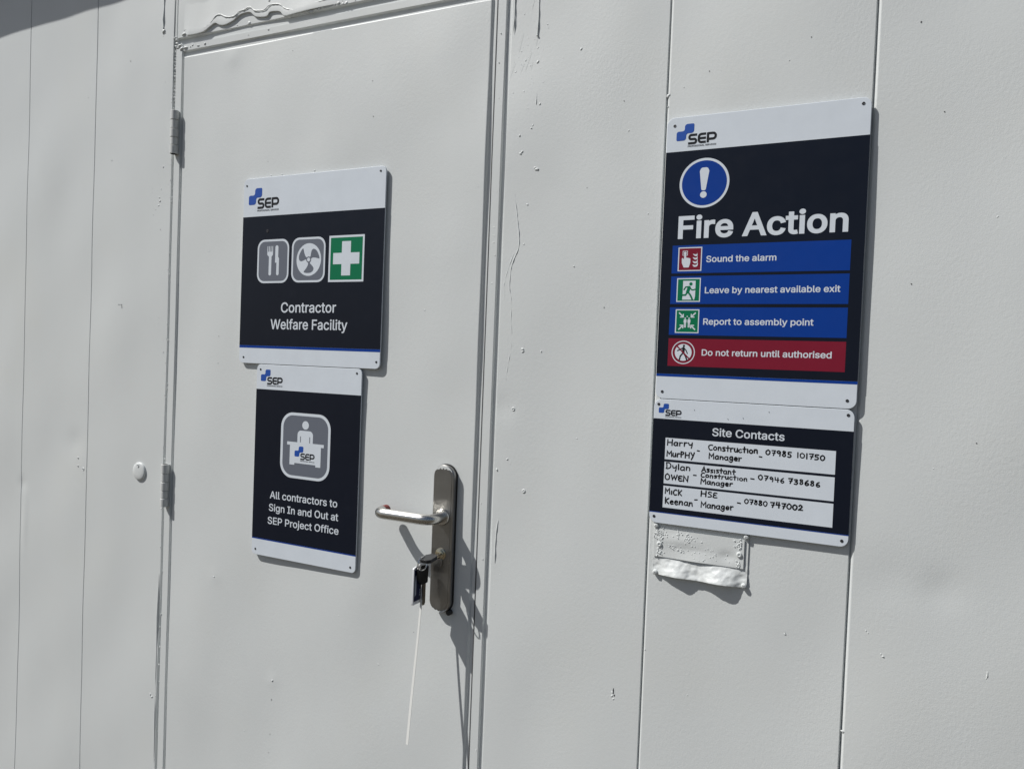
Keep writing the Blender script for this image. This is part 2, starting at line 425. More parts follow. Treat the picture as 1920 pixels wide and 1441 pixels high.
def ex_over(mb):
    t = lambda x: float(tilt(x, 2.05))
    upw = [(-797, 2053), (-786, 2056), (-775, 2052), (-757, 2052), (-733, 2048), (-712, 2056), (-702, 2065), (-689, 2072), (-680, 2069), (-668, 2063), (-644, 2059), (-628, 2064), (-622, 2068), (-609, 2068), (-599, 2072), (-589, 2069), (-579, 2061), (-554, 2058), (-544, 2061), (-535, 2066), (-513, 2063), (-500, 2057), (-488, 2048), (-460, 2043), (-447, 2045), (-400, 2049), (-340, 2052)]
    low = [(-804, 2042), (-796, 2047), (-789, 2045), (-782, 2040), (-753, 2039), (-732, 2041), (-715, 2048), (-698, 2054), (-684, 2048), (-667, 2046), (-644, 2051), (-631, 2058), (-615, 2062), (-595, 2061), (-585, 2054), (-575, 2048), (-547, 2044), (-537, 2051), (-519, 2050), (-506, 2046), (-494, 2036), (-460, 2036), (-400, 2037), (-340, 2037)]
    U = np.array(smooth([(a / 1000, b / 1000) for a, b in upw], 6)); Lw = np.array(smooth([(a / 1000, b / 1000) for a, b in low], 6))
    xs = np.linspace(-.797, -.342, 190)
    zu = np.interp(xs, U[:, 0], U[:, 1]); zl = np.minimum(np.interp(xs, Lw[:, 0], Lw[:, 1]), zu - .002)
    o = len(mb.v); prof = [(0, -.0004), (.25, .0006), (.6, .0020), (.85, .0034), (.97, .0042), (1.0, .0040), (1.0, -.002)]
    for x, a, b in zip(xs, zu, zl):
        e = min(1, (x + .80) / .02, (-.34 - x) / .1 + .05); a = max(a, b) + .065
        for q, hh in prof: mb.v.append((float(x), float(surf(x, a + (b - a) * q) - hh * max(.05, e)), float(a + (b - a) * q)))
    np_ = len(prof)
    for i in range(len(xs) - 1):
        for k in range(np_ - 1):
            mb.f.append((o + i * np_ + k, o + i * np_ + k + 1, o + (i + 1) * np_ + k + 1, o + (i + 1) * np_ + k)); mb.m.append(0)
    mb.ridge([(float(x), float(z)) for x, z in zip(xs[::6], zu[::6])], .0030, .0008, 0, -.0034)
    mb.ridge([(-.809, 2.078), (-.700, 2.083), (-.600, 2.086), (-.45, 2.083)], .003, .0006)
    mb.ridge([(-.748, 2.069), (-.725, 2.0695), (-.702, 2.070)], .0018, .0007)
    mb.ridge([(-.540, 2.12), (-.540, 2.078)], .003, .0028); mb.nib(-.540, 0, 2.076, .003, .003)
    nibs(mb, [(-.597, 2.073, 2.0), (-.537, 2.048, 2.2), (-.540, 2.044, 1.6), (-.635, 2.041, 1.2), (-.6, 2.040, 2)])
    mb.nib(-.797, 0, 2.045, .006, .005, 0, 1.2, .8)
    for k in range(26):
        x = rnd.uniform(-.49, -.30); nibs(mb, [(x, 2.036 + rnd.uniform(-.003, .0025), rnd.uniform(.9, 2.2))])
wall_panel(-.818, .038, 2.0335, ZT, PAINT_TRIM, ex_over, ex0=.0014, ex1=.0014, warp=True, depth=.0058)

def ex_r(mb):
    chips(mb, [(.179, 1.868, .0012, .0018), (.2855, .7785, .0009, .0050), (.2875, .7715, .0011, .0016), (.240, 1.4255, .0010, .0010), (.126, 1.348, .0009, .0012), (.0905, 1.3475, .0012, .0018), (.182, 1.496, .0012, .0010), (.20, 1.63, .0007, .0007), (.26, 1.77, .0007, .0010)])
    mb.ridge([(.047, 2.02), (.0475, 1.975), (.0478, 1.945), (.0462, 1.916)], .0024, .0012)
    mb.ridge([(.0955, 2.05), (.0955, 1.97), (.0957, 1.935), (.0945, 1.905)], .0019, .0013, taper=False); mb.nib(.0945, 0, 1.904, .0016, .0018)
    mb.ridge([(.0985, 1.806), (.098, 1.785), (.0968, 1.766)], .0026, .0019)
    mb.ridge([(.047, 1.675), (.052, 1.681), (.057, 1.674), (.066, 1.651), (.063, 1.624), (.068, 1.596), (.070, 1.58), (.074, 1.554), (.074, 1.532), (.065, 1.51), (.06, 1.491), (.059, 1.461), (.063, 1.441), (.065, 1.403), (.068, 1.365), (.064, 1.333), (.060, 1.304), (.059, 1.289)], .0026, .0011)
    mb.ridge([(.047, 1.675), (.054, 1.664), (.054, 1.648), (.047, 1.639)], .0022, .0007)
    mb.ridge([(.066, 1.524), (.059, 1.507), (.049, 1.475), (.049, 1.455), (.051, 1.40)], .0024, .0008)
    mb.ridge([(.059, 1.289), (.050, 1.2885), (.0425, 1.288)], .002, .0008)
    mb.ridge([(.054, 1.04), (.0515, 1.02), (.0500, .99), (.0505, .96)], .003, .0010)
    mb.ridge([(.066, 1.152), (.060, 1.135), (.062, 1.12)], .0022, .0007)
    for k in range(10):
        x = rnd.uniform(.05, .10); z = rnd.uniform(1.84, 2.02); mb.ridge([(x, z), (x - rnd.uniform(.004, .014), z - rnd.uniform(.02, .05))], .0026, .0006)
    nibs(mb, [(.073, 1.864, 1.3), (.054, 1.846, .8), (.096, 1.883, .8), (.097, 1.858, 1.2), (.105, 1.783, 1), (.0905, 1.742, 1.1), (.093, 1.747, .9), (.113, 1.921, .8), (.068, 1.731, 1.3), (.071, 1.699, 1.4), (.074, 1.702, 1.1),
              (.104, 1.669, 1.6), (.1005, 1.672, 1.1), (.088, 1.608), (.084, 1.538), (.182, 1.496, .9), (.09, 1.351, 1.5), (.0905, 1.347, 1.2), (.126, 1.348), (.103, 1.096, 1.5), (.068, 1.152, 1.2), (.048, 1.131, 1.3),
              (.179, 1.868, 1.1), (.240, 1.425, .9), (.284, .776, 1.5), (.2835, .770, 1.3), (.286, .765, 1.1), (.27, 1.72, .6), (.2, 1.2, .6), (.31, 1.58, .8)])
    craters(mb, [(.076, 1.243), (.103, 1.098)], .0024)
    nibs(mb, cluster(.075, 1.87, .02, .06, 60), (.0006, .0016), (.0002, .0007))
    nibs(mb, cluster(.075, 1.12, .022, .10, 34), (.0005, .0014), (.0002, .0006))
    nibs(mb, cluster(.062, .95, .010, .12, 26), (.0005, .0014), (.0002, .0007))
wall_panel(.040, .333, .1, ZT, PAINT_ROUGH, ex_r, ex0=.0022, ex1=.0019, depth=.0050)
def ex_r2(mb):
    chips(mb, [(.554, .9285, .0011, .0016), (.40, 1.80, .0008, .0010), (.55, 1.83, .0007, .0009)])
    nibs(mb, [(.554, .928, 1), (.41, .80, .6), (.36, 1.78, .7), (.52, 1.80, .6), (.3345, .52, 1.1), (.337, .86, .8), (.3355, .64, 1.2), (.3350, 1.77, 1.3), (.3352, 1.752, 1.0)])
    nibs(mb, cluster(.35, 1.15, .01, .3, 12), (.0005, .001), (.0002, .0005))
wall_panel(.333, .6385, .1, ZT, PAINT_ROUGH, ex_r2, ex0=.0036, ex1=.0020, depth=.0042)
def ex_r3(mb):
    chips(mb, [(.695, 1.83, .0010, .0014), (.73, 1.70, .0008, .0009), (.70, 1.46, .0009, .0009), (.79, 1.24, .0008, .0008)])
    nibs(mb, [(.689, .922, 1.2), (.686, .925, .7), (.818, .920, .6), (.8175, .926, .5), (.665, .955, .8), (.668, .952, .7), (.74, 1.2, .6), (.641, .80, 1.2), (.80, 1.55, .6)])
    mb.ridge([(.818, .928), (.8178, .921), (.8165, .916)], .0016, .0010)
wall_panel(.6385, .944, .1, ZT, PAINT_ROUGH, ex_r3, ex0=.0042, ex1=.003, depth=.0050)
for a, b in ((.944, 1.245), (1.245, 1.546), (1.546, 1.84)):
    wall_panel(a, b, .1, ZT, PAINT_ROUGH, ex0=.0042, ex1=.003, depth=.005, step=.015)

# door frame: three flush strips with open joints either side
def strip(mb, x0, x1, z0, z1, warp=False):
    a = MB(); panel_mesh(x0, x1, z0, z1, .0022, .0020, .0022, .0018, .006, .35, .008, warp, a); mb.add(a.v, a.f)
fr = MB()
strip(fr, -.824, -.8012, .1, 2.0205 + .0037)
strip(fr, -.8008, .0115, 2.0030, 2.0205, True)
strip(fr, .012, .0322, .1, ZT)
strip(fr, -.8288, -.8204, 2.034, ZT)
for pts in ([(.015, 1.57), (.024, 1.571), (.031, 1.569)], [(.016, 1.558), (.025, 1.555), (.031, 1.555)], [(.014, 1.541), (.024, 1.543), (.031, 1.541)], [(.015, 1.465), (.024, 1.470), (.031, 1.469)],
            [(.014, 1.759), (.021, 1.762), (.031, 1.762)], [(.022, 1.787), (.026, 1.790), (.030, 1.793)], [(.021, 1.118), (.024, 1.126), (.030, 1.131)]):
    fr.ridge(pts, .0022, .0008)
for z in (1.92, 1.86, 1.80, 1.69, 1.62, 1.5, 1.36, 1.05, .98, .84, .6): fr.nib(rnd.uniform(.018, .028), 0, z + rnd.uniform(-.02, .02), .0011, .0007)
for x, z, r in ((-.817, 2.016, .004), (-.805, 2.012, .005), (-.792, 2.0125, .0055), (-.777, 2.0125, .003), (-.770, 2.015, .0025), (-.752, 2.0115, .003), (-.731, 2.0125, .003), (-.812, 2.020, .005), (-.820, 2.026, .0045), (-.823, 2.02, .004), (-.542, 2.014, .0014), (-.6, 2.012, .001)):
    fr.nib(x, 0, z + .002, r, r * .62, 0, rnd.uniform(.8, 1.5), rnd.uniform(.6, 1))
for k in range(30): fr.nib(-.8235 + rnd.uniform(-.002, .0015), 0, rnd.uniform(.4, 2.0), rnd.uniform(.0008, .002), rnd.uniform(.0005, .0012), 0, .8, 1.8)
for k in range(18):
    z = 2.01 - k * .008; fr.nib(-.8255 + rnd.uniform(-.0012, .001), .001, z, rnd.uniform(.0012, .0024), .0022, 0, .8, 2.2)
fr.build('door_frame', PAINT_TRIM, cabin, 50)
sl = MB(); sl.box(.0098, .0111, .0032, .0048, .12, 2.3); sl.build('door_slit_shade', SLIT_SHADE, cabin, None)  # added dark strip standing in for the shaded slit at the door edge

# the door and its furniture
dm = panel_mesh(-.797, .0035, .12, 1.9935, .0032, .0045, .002, .0040, .0058, 1.0, .0070, True)
nibs(dm, [(-.529 + .01, 1.62, .7), (-.474, .627, 1.4), (-.652, .823, 1.2), (-.70, 1.55, .8), (-.75, 1.42, .8), (-.46, 1.70, .6), (-.12, 1.42, .7), (-.3, .8, .6), (-.2, .72, .9), (-.55, .5, .7), (-.74, .9, .7)])
nibs(dm, cluster(-.25, 1.02, .03, .03, 40), (.0006, .0018), (.0002, .0006))
nibs(dm, [(rnd.uniform(-.78, -.01), rnd.uniform(.36, 1.96), rnd.uniform(.3, .7)) for _ in range(60)], (.0006, .0014), (.0002, .0006))
for x in (-.56, -.49, -.40, -.52, -.36): nibs(dm, [(x, 1.7045 + rnd.uniform(0, .004), .9)])
chips(dm, [(-.26, 1.87, .0010, .0008), (-.255, 1.80, .0010, .0010), (-.47, 1.60 + .36, .0008, .0008), (-.53, 1.735, .0007, .0007), (-.66, 1.36, .0010, .0009), (-.66, 1.30, .0008, .0010), (-.474, .627, .0008, .0012), (-.475, .585, .0010, .0016), (-.476, .51, .0008, .0012), (-.478, .47, .0008, .0008), (-.12, .80, .0007, .0007)])
door = dm.build('door', [PAINT_ROUGH, CHIP], cabin, 50)
def hinge(zc):
    mb = MB(); h = .049; x, y, r = -.8125, -.0075, .0092
    zs = [-h, -.030, -.0295, -.012, -.0115, .008, .0085, .0275, .028, h]
    for a, b, s in ((-h, -.0305, 1), (-.0292, -.0125, .93), (-.0112, .0075, 1), (.0088, .0270, .93), (.0283, h, 1)):
        mb.tube([(x, y, zc + a), (x, y, zc + a + .0006), (x, y, zc + b - .0006), (x, y, zc + b)], [r * s * .94, r * s, r * s, r * s * .94], 20)
    mb.tube([(x, y, zc - h), (x, y, zc + h)], r * .74, 14)
    mb.box(x - r * .70, x + r * .70, y, .004, zc - h + .0008, zc + h - .0008)
    return mb.build('hinge', HINGE, door, 40)
for zc in (1.823, 1.0115, .26): hinge(zc)

PX0, PX1, PZ0, PZ1 = -.0795, -.0345, .853, 1.1305
pc = (PX0 + PX1) / 2
pl = MB()
pl.prism(rrect(PX0 - .0012, PX1 + .0012, PZ0 - .0012, PZ1 + .0012, .0234, 12), -.0028, .0012, 1)
pl.prism(rrect(PX0, PX1, PZ0, PZ1, .0222, 12), -.0118, -.0028, 0, .0016)
pl.prism(rrect(PX0 + .0045, PX1 - .0045, PZ0 + .0045, PZ1 - .0045, .0180, 12), -.0126, -.0118, 0, .0006)
pl.lathe_y(-.0390, .8545, [(.0052, .0), (.0052, -.008), (.004, -.0095)], 14, 1)
# smears of wall paint left on both rounded ends
def crescent(top):
    zc = PZ1 - .0222 if top else PZ0 + .0222
    sg = 1 if top else -1; o = []; i = []
    for k in range(17):
        a = math.radians(28 + 124 * k / 16); o.append((pc + .0214 * math.cos(a), zc + sg * .0214 * math.sin(a)))
        rr = .0214 - (.0060 if top else .0032) * math.sin(math.pi * k / 16) * (1 + .35 * math.sin(k * 2.1))
        i.append((pc + rr * math.cos(a), zc + sg * rr * math.sin(a)))
    n = len(o); pl.add([(x, -.01285, z) for x, z in o] + [(x, -.01285, z) for x, z in i], [(k, k + 1, n + k + 1, n + k) for k in range(n - 1)], 2)
crescent(True); crescent(False)
pl.build('handle_plate', [STEEL_PLATE, RUBBER, PAINT_TRIM], door, 35)

def fillet_path(P, rad, k=10):
    P = [Vector(p) for p in P]; out = [P[0]]
    for i in range(1, len(P) - 1):
        a = (P[i - 1] - P[i]).normalized(); b = (P[i + 1] - P[i]).normalized(); an = a.angle(b)
        t = rad / math.tan(an / 2); c = P[i] + (a + b).normalized() * (rad / math.sin(an / 2))
        s_, e_ = P[i] + a * t - c, P[i] + b * t - c
        for j in range(k + 1):
            f = j / k; w = math.pi - an
            out.append(c + s_ * (math.sin((1 - f) * w) / math.sin(w)) + e_ * (math.sin(f * w) / math.sin(w)))
    out.append(P[-1]); return out
LZ = 1.0335
lv = MB()
path = fillet_path([(pc, -.0126, LZ), (pc, -.0545, LZ), (-.1778, -.0545, LZ), (-.1778, -.0225, LZ)], .0205, 12)
lv.tube(path, .0100, 22)
lv.lathe_y(-.1778, LZ, [(.0097, -.0340), (.01025, -.0335), (.01025, -.0205), (.0085, -.0195)], 18, 1)
lv.lathe_y(pc, LZ, [(.0155, -.0122), (.0155, -.0152), (.0145, -.0166), (.0104, -.0170)], 28)
lv.lathe_y(pc + .0085, LZ - .001, [(.0016, -.0245), (.0016, -.0262)], 10, 2)
lv.build('lever_handle', [STEEL_LEVER, RED_OXIDE, RUBBER], door, 40)
KZ = .9640
lk = MB()
lk.lathe_y(pc, KZ, [(.0112, -.0124), (.0112, -.0142), (.0100, -.0150)], 28)
lk.lathe_y(pc, KZ, [(.0085, -.0150), (.0085, -.0178), (.0076, -.0184)], 26)
lk.prism(rrect(pc - .005, pc + .005, KZ - .024, KZ - .006, .0048, 6), -.0168, -.0124, 1, .0006)
lk.build('lock_cylinder', [BRASS, STEEL_PLATE], door, 40)

# ------------------------------------------------------------------ bunch of keys hanging from the lock
kb = empty('key_bunch', (pc, -.018, KZ))
tag(kb, 'keys hanging from the door lock with a navy tag and long white tie', 'keys')
def part(mb, name, mats, parent, angle=40, loc=None):
    loc = Vector(loc) if loc is not None else Vector(parent.location)
    mb.v = [(x - loc.x, y - loc.y, z - loc.z) for x, y, z in mb.v]
    return mb.build(name, mats, parent, angle)
k1 = MB(); k1.box(pc - .0036, pc + .0036, -.036, -.0160, KZ - .001, KZ + .001, 1)
hd = rpoly([(-.006, .031), (.006, .031), (.0125, .040), (.0125, .060), (.007, .0665), (-.007, .0665), (-.0125, .060), (-.0125, .040)], .004, 4)
n = len(hd); vs = []
def droop(d): return KZ - max(0, d - .031) * .10
for dz, ins in ((-.0033, .0012), (-.0022, 0), (.0022, 0), (.0033, .0012)):
    for x, d in hd:
        q = 1 - ins / .012; vs.append((pc - .003 + x * q, -(.0495 + (d - .0495) * q), droop(d) + dz))
fs = [tuple(range(n)), tuple(range(4 * n - 1, 3 * n - 1, -1))]
for j in range(3):
    for k in range(n): fs.append((j * n + k, j * n + (k + 1) % n, (j + 1) * n + (k + 1) % n, (j + 1) * n + k))
k1.add(vs, fs, 0)
part(k1, 'lock_key', [PLASTIC_BLACK, KEY_STEEL], kb)
rg = MB()
rc = Vector((-.069, -.056, .9535)); R_ = .0125
for w in (0, .0011):
    pth = [rc + Vector((w + .25 * R_ * math.cos(a) * .6, R_ * math.cos(a), R_ * math.sin(a))) for a in np.linspace(0, 2 * math.pi, 33)]
    rg.tube(pth, .0007, 8, 0, False)
part(rg, 'split_ring', RING_STEEL, kb)
# flat tag, edge-on to the wall
fb = MB()
FX = -.0845; fy0, fy1, fz0, fz1 = -.0335, -.0625, .8750, .9430
def yz_prism(mb, pts, x0, x1, m=0):
    n = len(pts); v = [(x1, y, z) for y, z in pts] + [(x0, y, z) for y, z in pts]
    mb.add(v, [tuple(range(n)), tuple(range(2 * n - 1, n - 1, -1))] + [(k, (k + 1) % n, n + (k + 1) % n, n + k) for k in range(n)], m)
yz_prism(fb, rpoly([(fy0, fz0), (fy1, fz0), (fy1 + .0008, fz1), (fy0 - .004, fz1 + .004)], .003, 4), FX - .0016, FX + .0016, 0)
fob = part(fb, 'key_tag', FOB_WHITE, kb)
fl = MB()
yz_prism(fl, rpoly([(fy0 - .002, fz0 + .006), (fy1 + .003, fz0 + .006), (fy1 + .0035, fz1 - .004), (fy0 - .005, fz1 - .001)], .0012, 3), FX + .0015, FX + .0019, 0)
yz_prism(fl, [(fy1 + .0095, fz0 + .018), (fy1 + .005, fz0 + .015), (fy1 + .0055, fz1 - .016), (fy1 + .0100, fz1 - .014)], FX + .0019, FX + .0022, 1)
for k in range(3): yz_prism(fl, circ(-.0400, .8905 + .0045 * k, .0018, 10), FX + .0019, FX + .0022, 1)
fl.v = [(x - kb.location.x, y - kb.location.y, z - kb.location.z) for x, y, z in fl.v]
o = fl.build('tag_label', [FOB_NAVY, FOB_PALE], fob, None)
ls = MB(); ls.tube(smooth([(FX, -.050, .938), (FX + .001, -.053, .9455), (FX + .009, -.056, .9465), (FX + .011, -.054, .9425), (FX + .006, -.049, .9400)], 5), .0009, 8)
part(ls, 'tag_loop', RING_STEEL, kb)
k2 = MB(); KX = -.0772
yz_prism(k2, rpoly([(-.0265, .9110), (-.047, .9110), (-.0555, .924), (-.0565, .942), (-.050, .9475), (-.030, .9455), (-.0245, .9405)], .003, 4), KX - .0026, KX + .0026, 0)
yz_prism(k2, [(-.0305, .9160), (-.0305, .8745), (-.0330, .8705), (-.0385, .8705), (-.0400, .8745), (-.0392, .8800), (-.0400, .8850), (-.0388, .8900), (-.0400, .8955), (-.0400, .9160)], KX - .0011, KX + .0011, 1)
part(k2, 'spare_key', [PLASTIC_BLACK, KEY_STEEL], kb)
ct = MB(); pa, pb = Vector((-.0799, -.0325, .940)), Vector((-.0790, -.0695, .622))
pth = [pa.lerp(pb, t) + Vector((.0006 * math.sin(6 * t), .0008 * math.sin(math.pi * t), 0)) for t in np.linspace(0, 1, 14)]
vs = []
for i, q in enumerate(pth):
    w, t = .0019 + .0007 * i / 13, .0005
    vs += [q + Vector((-w, 0, 0)) + Vector((0, -t, 0)), q + Vector((w, 0, 0)) + Vector((0, -t, 0)), q + Vector((w, 0, 0)) + Vector((0, t, 0)), q + Vector((-w, 0, 0)) + Vector((0, t, 0))]
fs = [(0, 1, 2, 3), (55, 54, 53, 52)]
for i in range(13):
    for k in range(4): fs.append((i * 4 + k, (i + 1) * 4 + k, (i + 1) * 4 + (k + 1) % 4, i * 4 + (k + 1) % 4))
ct.add(vs, fs); part(ct, 'cable_tie', TIE_WHITE, kb, None)

# ------------------------------------------------------------------ round keyhole cover and the painted plate
cv = empty('hole_cover', (-.909, 0, 1.0343))
tag(cv, 'round white painted cover disc screwed to the wall left of the hinges', 'cover disc')
y0 = surf(-.909, 1.034)
mb = MB(); mb.lathe_y(-.909, 1.0343, [(.0212, y0 + .002), (.0212, y0 - .0022), (.0204, y0 - .0034), (.0180, y0 - .0044), (.010, y0 - .0050), (.003, y0 - .0052)], 40)
part(mb, 'disc', PAINT_TRIM, cv)
mb = MB(); mb.lathe_y(-.9100, 1.0478, [(.0042, y0 - .0040), (.0042, y0 - .0052), (.0034, y0 - .0062), (.0016, y0 - .0058), (.001, y0 - .0050)], 16)
part(mb, 'screw', PAINT_TRIM, cv)

dp = empty('data_plate', (.42, 0, 1.03))
tag(dp, 'crumpled painted over metal plate with screwed corners below the site contacts board', 'plate')
def sheet_y(x, z):
    f = (x - .3445) / .149; t = np.clip((z - .990) / .034, 0, 1)
    b = .0125 * np.exp(-((f - .27) / .17) ** 2) + .0140 * np.exp(-((f - .72) / .19) ** 2) + .0022 * np.exp(-((f - 1) / .05) ** 2 - ((t - .35) / .18) ** 2)
    pin = np.exp(-((f - .02) / .05) ** 2) + np.exp(-((f - .97) / .05) ** 2)
    h = .0012 + b * (1 - t) ** 1.25 * (1 - .8 * np.clip(pin, 0, 1))
    cr = np.vectorize(lambda a, c: mnoise.fractal(Vector((a * 105, c * 130, 3.1)), .9, 2.1, 4))(x, z) * .0011 * np.clip((1.03 - z) / .02, .15, 1)
    return -(h + cr)
def sheet(x0, x1, z0, z1, fy, thick, nx, nz, skew=None):
    X = np.linspace(x0, x1, nx); Zc = np.linspace(z0, z1, nz); XX, ZZ = np.meshgrid(X, Zc); Y = fy(XX, ZZ)
    mb = MB(); idx = np.arange(nx * nz).reshape(nz, nx)
    mb.v = list(zip(XX.ravel().tolist(), Y.ravel().tolist(), ZZ.ravel().tolist()))
    ring = list(idx[0, :]) + list(idx[1:, -1]) + list(idx[-1, -2::-1]) + list(idx[-2:0:-1, 0]); n = len(ring)
    mb.f = [tuple(r) for r in np.stack([idx[:-1, :-1], idx[:-1, 1:], idx[1:, 1:], idx[1:, :-1]], -1).reshape(-1, 4).tolist()]
    o = len(mb.v); mb.v += [(mb.v[i][0], mb.v[i][1] + thick, mb.v[i][2]) for i in range(nx * nz)]
    mb.f += [tuple(r) for r in (np.stack([idx[:-1, :-1], idx[1:, :-1], idx[1:, 1:], idx[:-1, 1:]], -1).reshape(-1, 4) + o).tolist()]
    mb.f += [(int(ring[k]), int(ring[k]) + o, int(ring[(k + 1) % n]) + o, int(ring[(k + 1) % n])) for k in range(n)]
    mb.m = [0] * len(mb.f); return mb
BASE = surf(.42, 1.03) - .0003
mb = sheet(.3445, .4945, .9890, 1.0735, lambda x, z: sheet_y(x, z) + BASE, .0009, 90, 52)
mb.v = [(x, y, z + .12 * max(0, -y + BASE - .0012) * max(0, 1 - (z - .9905) / .03)) for x, y, z in mb.v]
part(mb, 'backing_sheet', PAINT_TRIM, dp, 60)
def face_y(x, z): return BASE - .0036 - .0024 * np.exp(-((x - .415) / .032) ** 2) * np.clip((1.036 - z) / .017, 0, 1) - .0014 * np.exp(-((x - .385) / .03) ** 2 - ((z - 1.048) / .010) ** 2) + .0015 * np.exp(-((x - .463) / .012) ** 2 - ((z - 1.034) / .008) ** 2)
mb = sheet(.3452, .4885, 1.0188, 1.0648, face_y, .0012, 60, 24)
def fn(x, z, k=1): mb.nib(x, float(face_y(x, z)), z, rnd.uniform(.0007, .0014) * k, rnd.uniform(.0009, .0016) * k, 0, rnd.uniform(.7, 1.3), rnd.uniform(.7, 1.3))
for k in range(60): fn(.354 + rnd.gauss(0, .006) if rnd.random() < .8 else .35, 1.0555 + rnd.gauss(0, .005), .9)
for k in range(26): fn(.3505 + abs(rnd.gauss(0, .005)), 1.0255 + rnd.gauss(0, .004), .9)
for k in range(30): fn(.484 - abs(rnd.gauss(0, .005)), 1.0555 + rnd.gauss(0, .004), .9)
for k in range(18): fn(.483 - abs(rnd.gauss(0, .005)), 1.0245 + rnd.gauss(0, .003), .9)
for k in range(26): fn(.404 + rnd.gauss(0, .006), 1.0545 + rnd.gauss(0, .003), .8)
for k in range(12): fn(.386 + rnd.gauss(0, .002), 1.058 + rnd.gauss(0, .003), .8)
for k in range(14): fn(.376 + rnd.gauss(0, .006), 1.037 + rnd.gauss(0, .002), .8)
for k in range(12): fn(.392 + rnd.gauss(0, .004), 1.033 + rnd.gauss(0, .0015), .8)
for k in range(24): fn(rnd.uniform(.40, .48), 1.020 + rnd.random() * .025, .7)
mb.v = [v if v[0] > .3452 - 1e-6 else (.3453, v[1], v[2]) for v in mb.v]
part(mb, 'face_plate', PAINT_TRIM, dp, 50)
for x, z in ((.3545, 1.0394), (.4815, 1.0402)):
    mb = MB(); y = float(face_y(x, z)); mb.lathe_y(x, z, [(.0044, y + .001), (.0044, y - .0008), (.0036, y - .0022), (.0022, y - .0026), (.0013, y - .0016), (.0008, y - .0006)], 18); part(mb, 'rivet', PAINT_TRIM, dp)
for x, z in ((.3478, 1.0688), (.4908, 1.0690), (.3492, .9925), (.4903, .9925)):
    mb = MB(); y = float(sheet_y(x, z)) + BASE; mb.lathe_y(x, z, [(.0042, y + .002), (.0042, y - .0020), (.0034, y - .0042), (.0020, y - .0050), (.0010, y - .0050)], 16)
    for a in (.5, 2.07):
        c, s = math.cos(a) * .0024, math.sin(a) * .0024; c2, s2 = -math.sin(a) * .0004, math.cos(a) * .0004
        mb.add([(x - c - c2, y - .0046, z - s - s2), (x + c - c2, y - .0046, z + s - s2), (x + c + c2, y - .0053, z + s + s2), (x - c + c2, y - .0053, z - s + s2)], [(0, 1, 2, 3)], 1)
    part(mb, 'screw', [PAINT_TRIM, GAP], dp)

# ------------------------------------------------------------------ signs
LAY = .00011
import os
try: FONT = bpy.data.fonts.load(os.path.join(bpy.utils.system_resource('DATAFILES'), 'fonts', 'Inter.woff2'))   # the sans shipped with Blender
except Exception: FONT = None
from mathutils.geometry import delaunay_2d_cdt
def text_contours(body):
    cu = bpy.data.curves.new('t', 'FONT'); cu.body = body; cu.size = 1; cu.font = FONT or cu.font; cu.resolution_u = 4
    ob = bpy.data.objects.new('t', cu); COL.objects.link(ob); dg = bpy.context.evaluated_depsgraph_get()
    c = ob.evaluated_get(dg).to_curve(dg); out = []
    for sp in c.splines:
        P = []; bp = sp.bezier_points; n = len(bp)
        for i in range(n):
            a, b = bp[i], bp[(i + 1) % n]
            p0, p1, p2, p3 = (np.array(q[:2]) for q in (a.co, a.handle_right, b.handle_left, b.co))
            st = 1 if (a.handle_right - a.co).cross(b.co - a.co).length + (b.handle_left - b.co).cross(b.co - a.co).length < 1e-7 else 5
            for k in range(st):
                t = k / st; P.append((1 - t) ** 3 * p0 + 3 * (1 - t) ** 2 * t * p1 + 3 * (1 - t) * t * t * p2 + t ** 3 * p3)
        Q = [P[0]]
        for q in P[1:]:
            if np.linalg.norm(q - Q[-1]) > 1e-4: Q.append(q)
        if np.linalg.norm(Q[0] - Q[-1]) < 1e-4: Q.pop()
        if len(Q) > 2: out.append(np.array(Q))
    bpy.data.objects.remove(ob); bpy.data.curves.remove(cu); return out
def area(P): return .5 * float(np.sum(P[:, 0] * np.roll(P[:, 1], -1) - np.roll(P[:, 0], -1) * P[:, 1]))
def glyph_mesh(body, bold):
    # letter outlines thickened by `bold`, triangulated together and kept where the winding number is not zero
    C_ = text_contours(body); H_ = text_contours('H')
    cap0 = max(float(p[:, 1].max()) for p in H_)
    sg = 1 if sum(area(p) for p in H_) > 0 else -1
    loops = [np.array(offset_poly([tuple(q) for q in (p if sg > 0 else p[::-1])], bold)) for p in C_]
    vin = []; ein = []
    for L in loops:
        b = len(vin); n = len(L); vin += [Vector((float(q[0]), float(q[1]))) for q in L]; ein += [(b + k, b + (k + 1) % n) for k in range(n)]
    vo, eo, fo = delaunay_2d_cdt(vin, ein, [], 0, 1e-6, False)[:3]
    V = np.array([tuple(q) for q in vo]); T = np.array([tuple(f) for f in fo]); c = V[T].mean(1); wn = np.zeros(len(T), int)
    for L in loops:
        A = L; B = np.roll(L, -1, 0)
        for (x1, y1), (x2, y2) in zip(A, B):
            cr = (x2 - x1) * (c[:, 1] - y1) - (c[:, 0] - x1) * (y2 - y1)
            wn += ((y1 <= c[:, 1]) & (y2 > c[:, 1]) & (cr > 0)).astype(int) - ((y1 > c[:, 1]) & (y2 <= c[:, 1]) & (cr < 0)).astype(int)
    F = [tuple(int(i) for i in t) for t in T[wn != 0]]
    used = sorted({i for f in F for i in f}); m_ = {u: k for k, u in enumerate(used)}
    V = V[used]; V[:, 1] += bold
    return V, [tuple(m_[i] for i in f) for f in F], np.zeros(len(used)), cap0 + 2 * bold
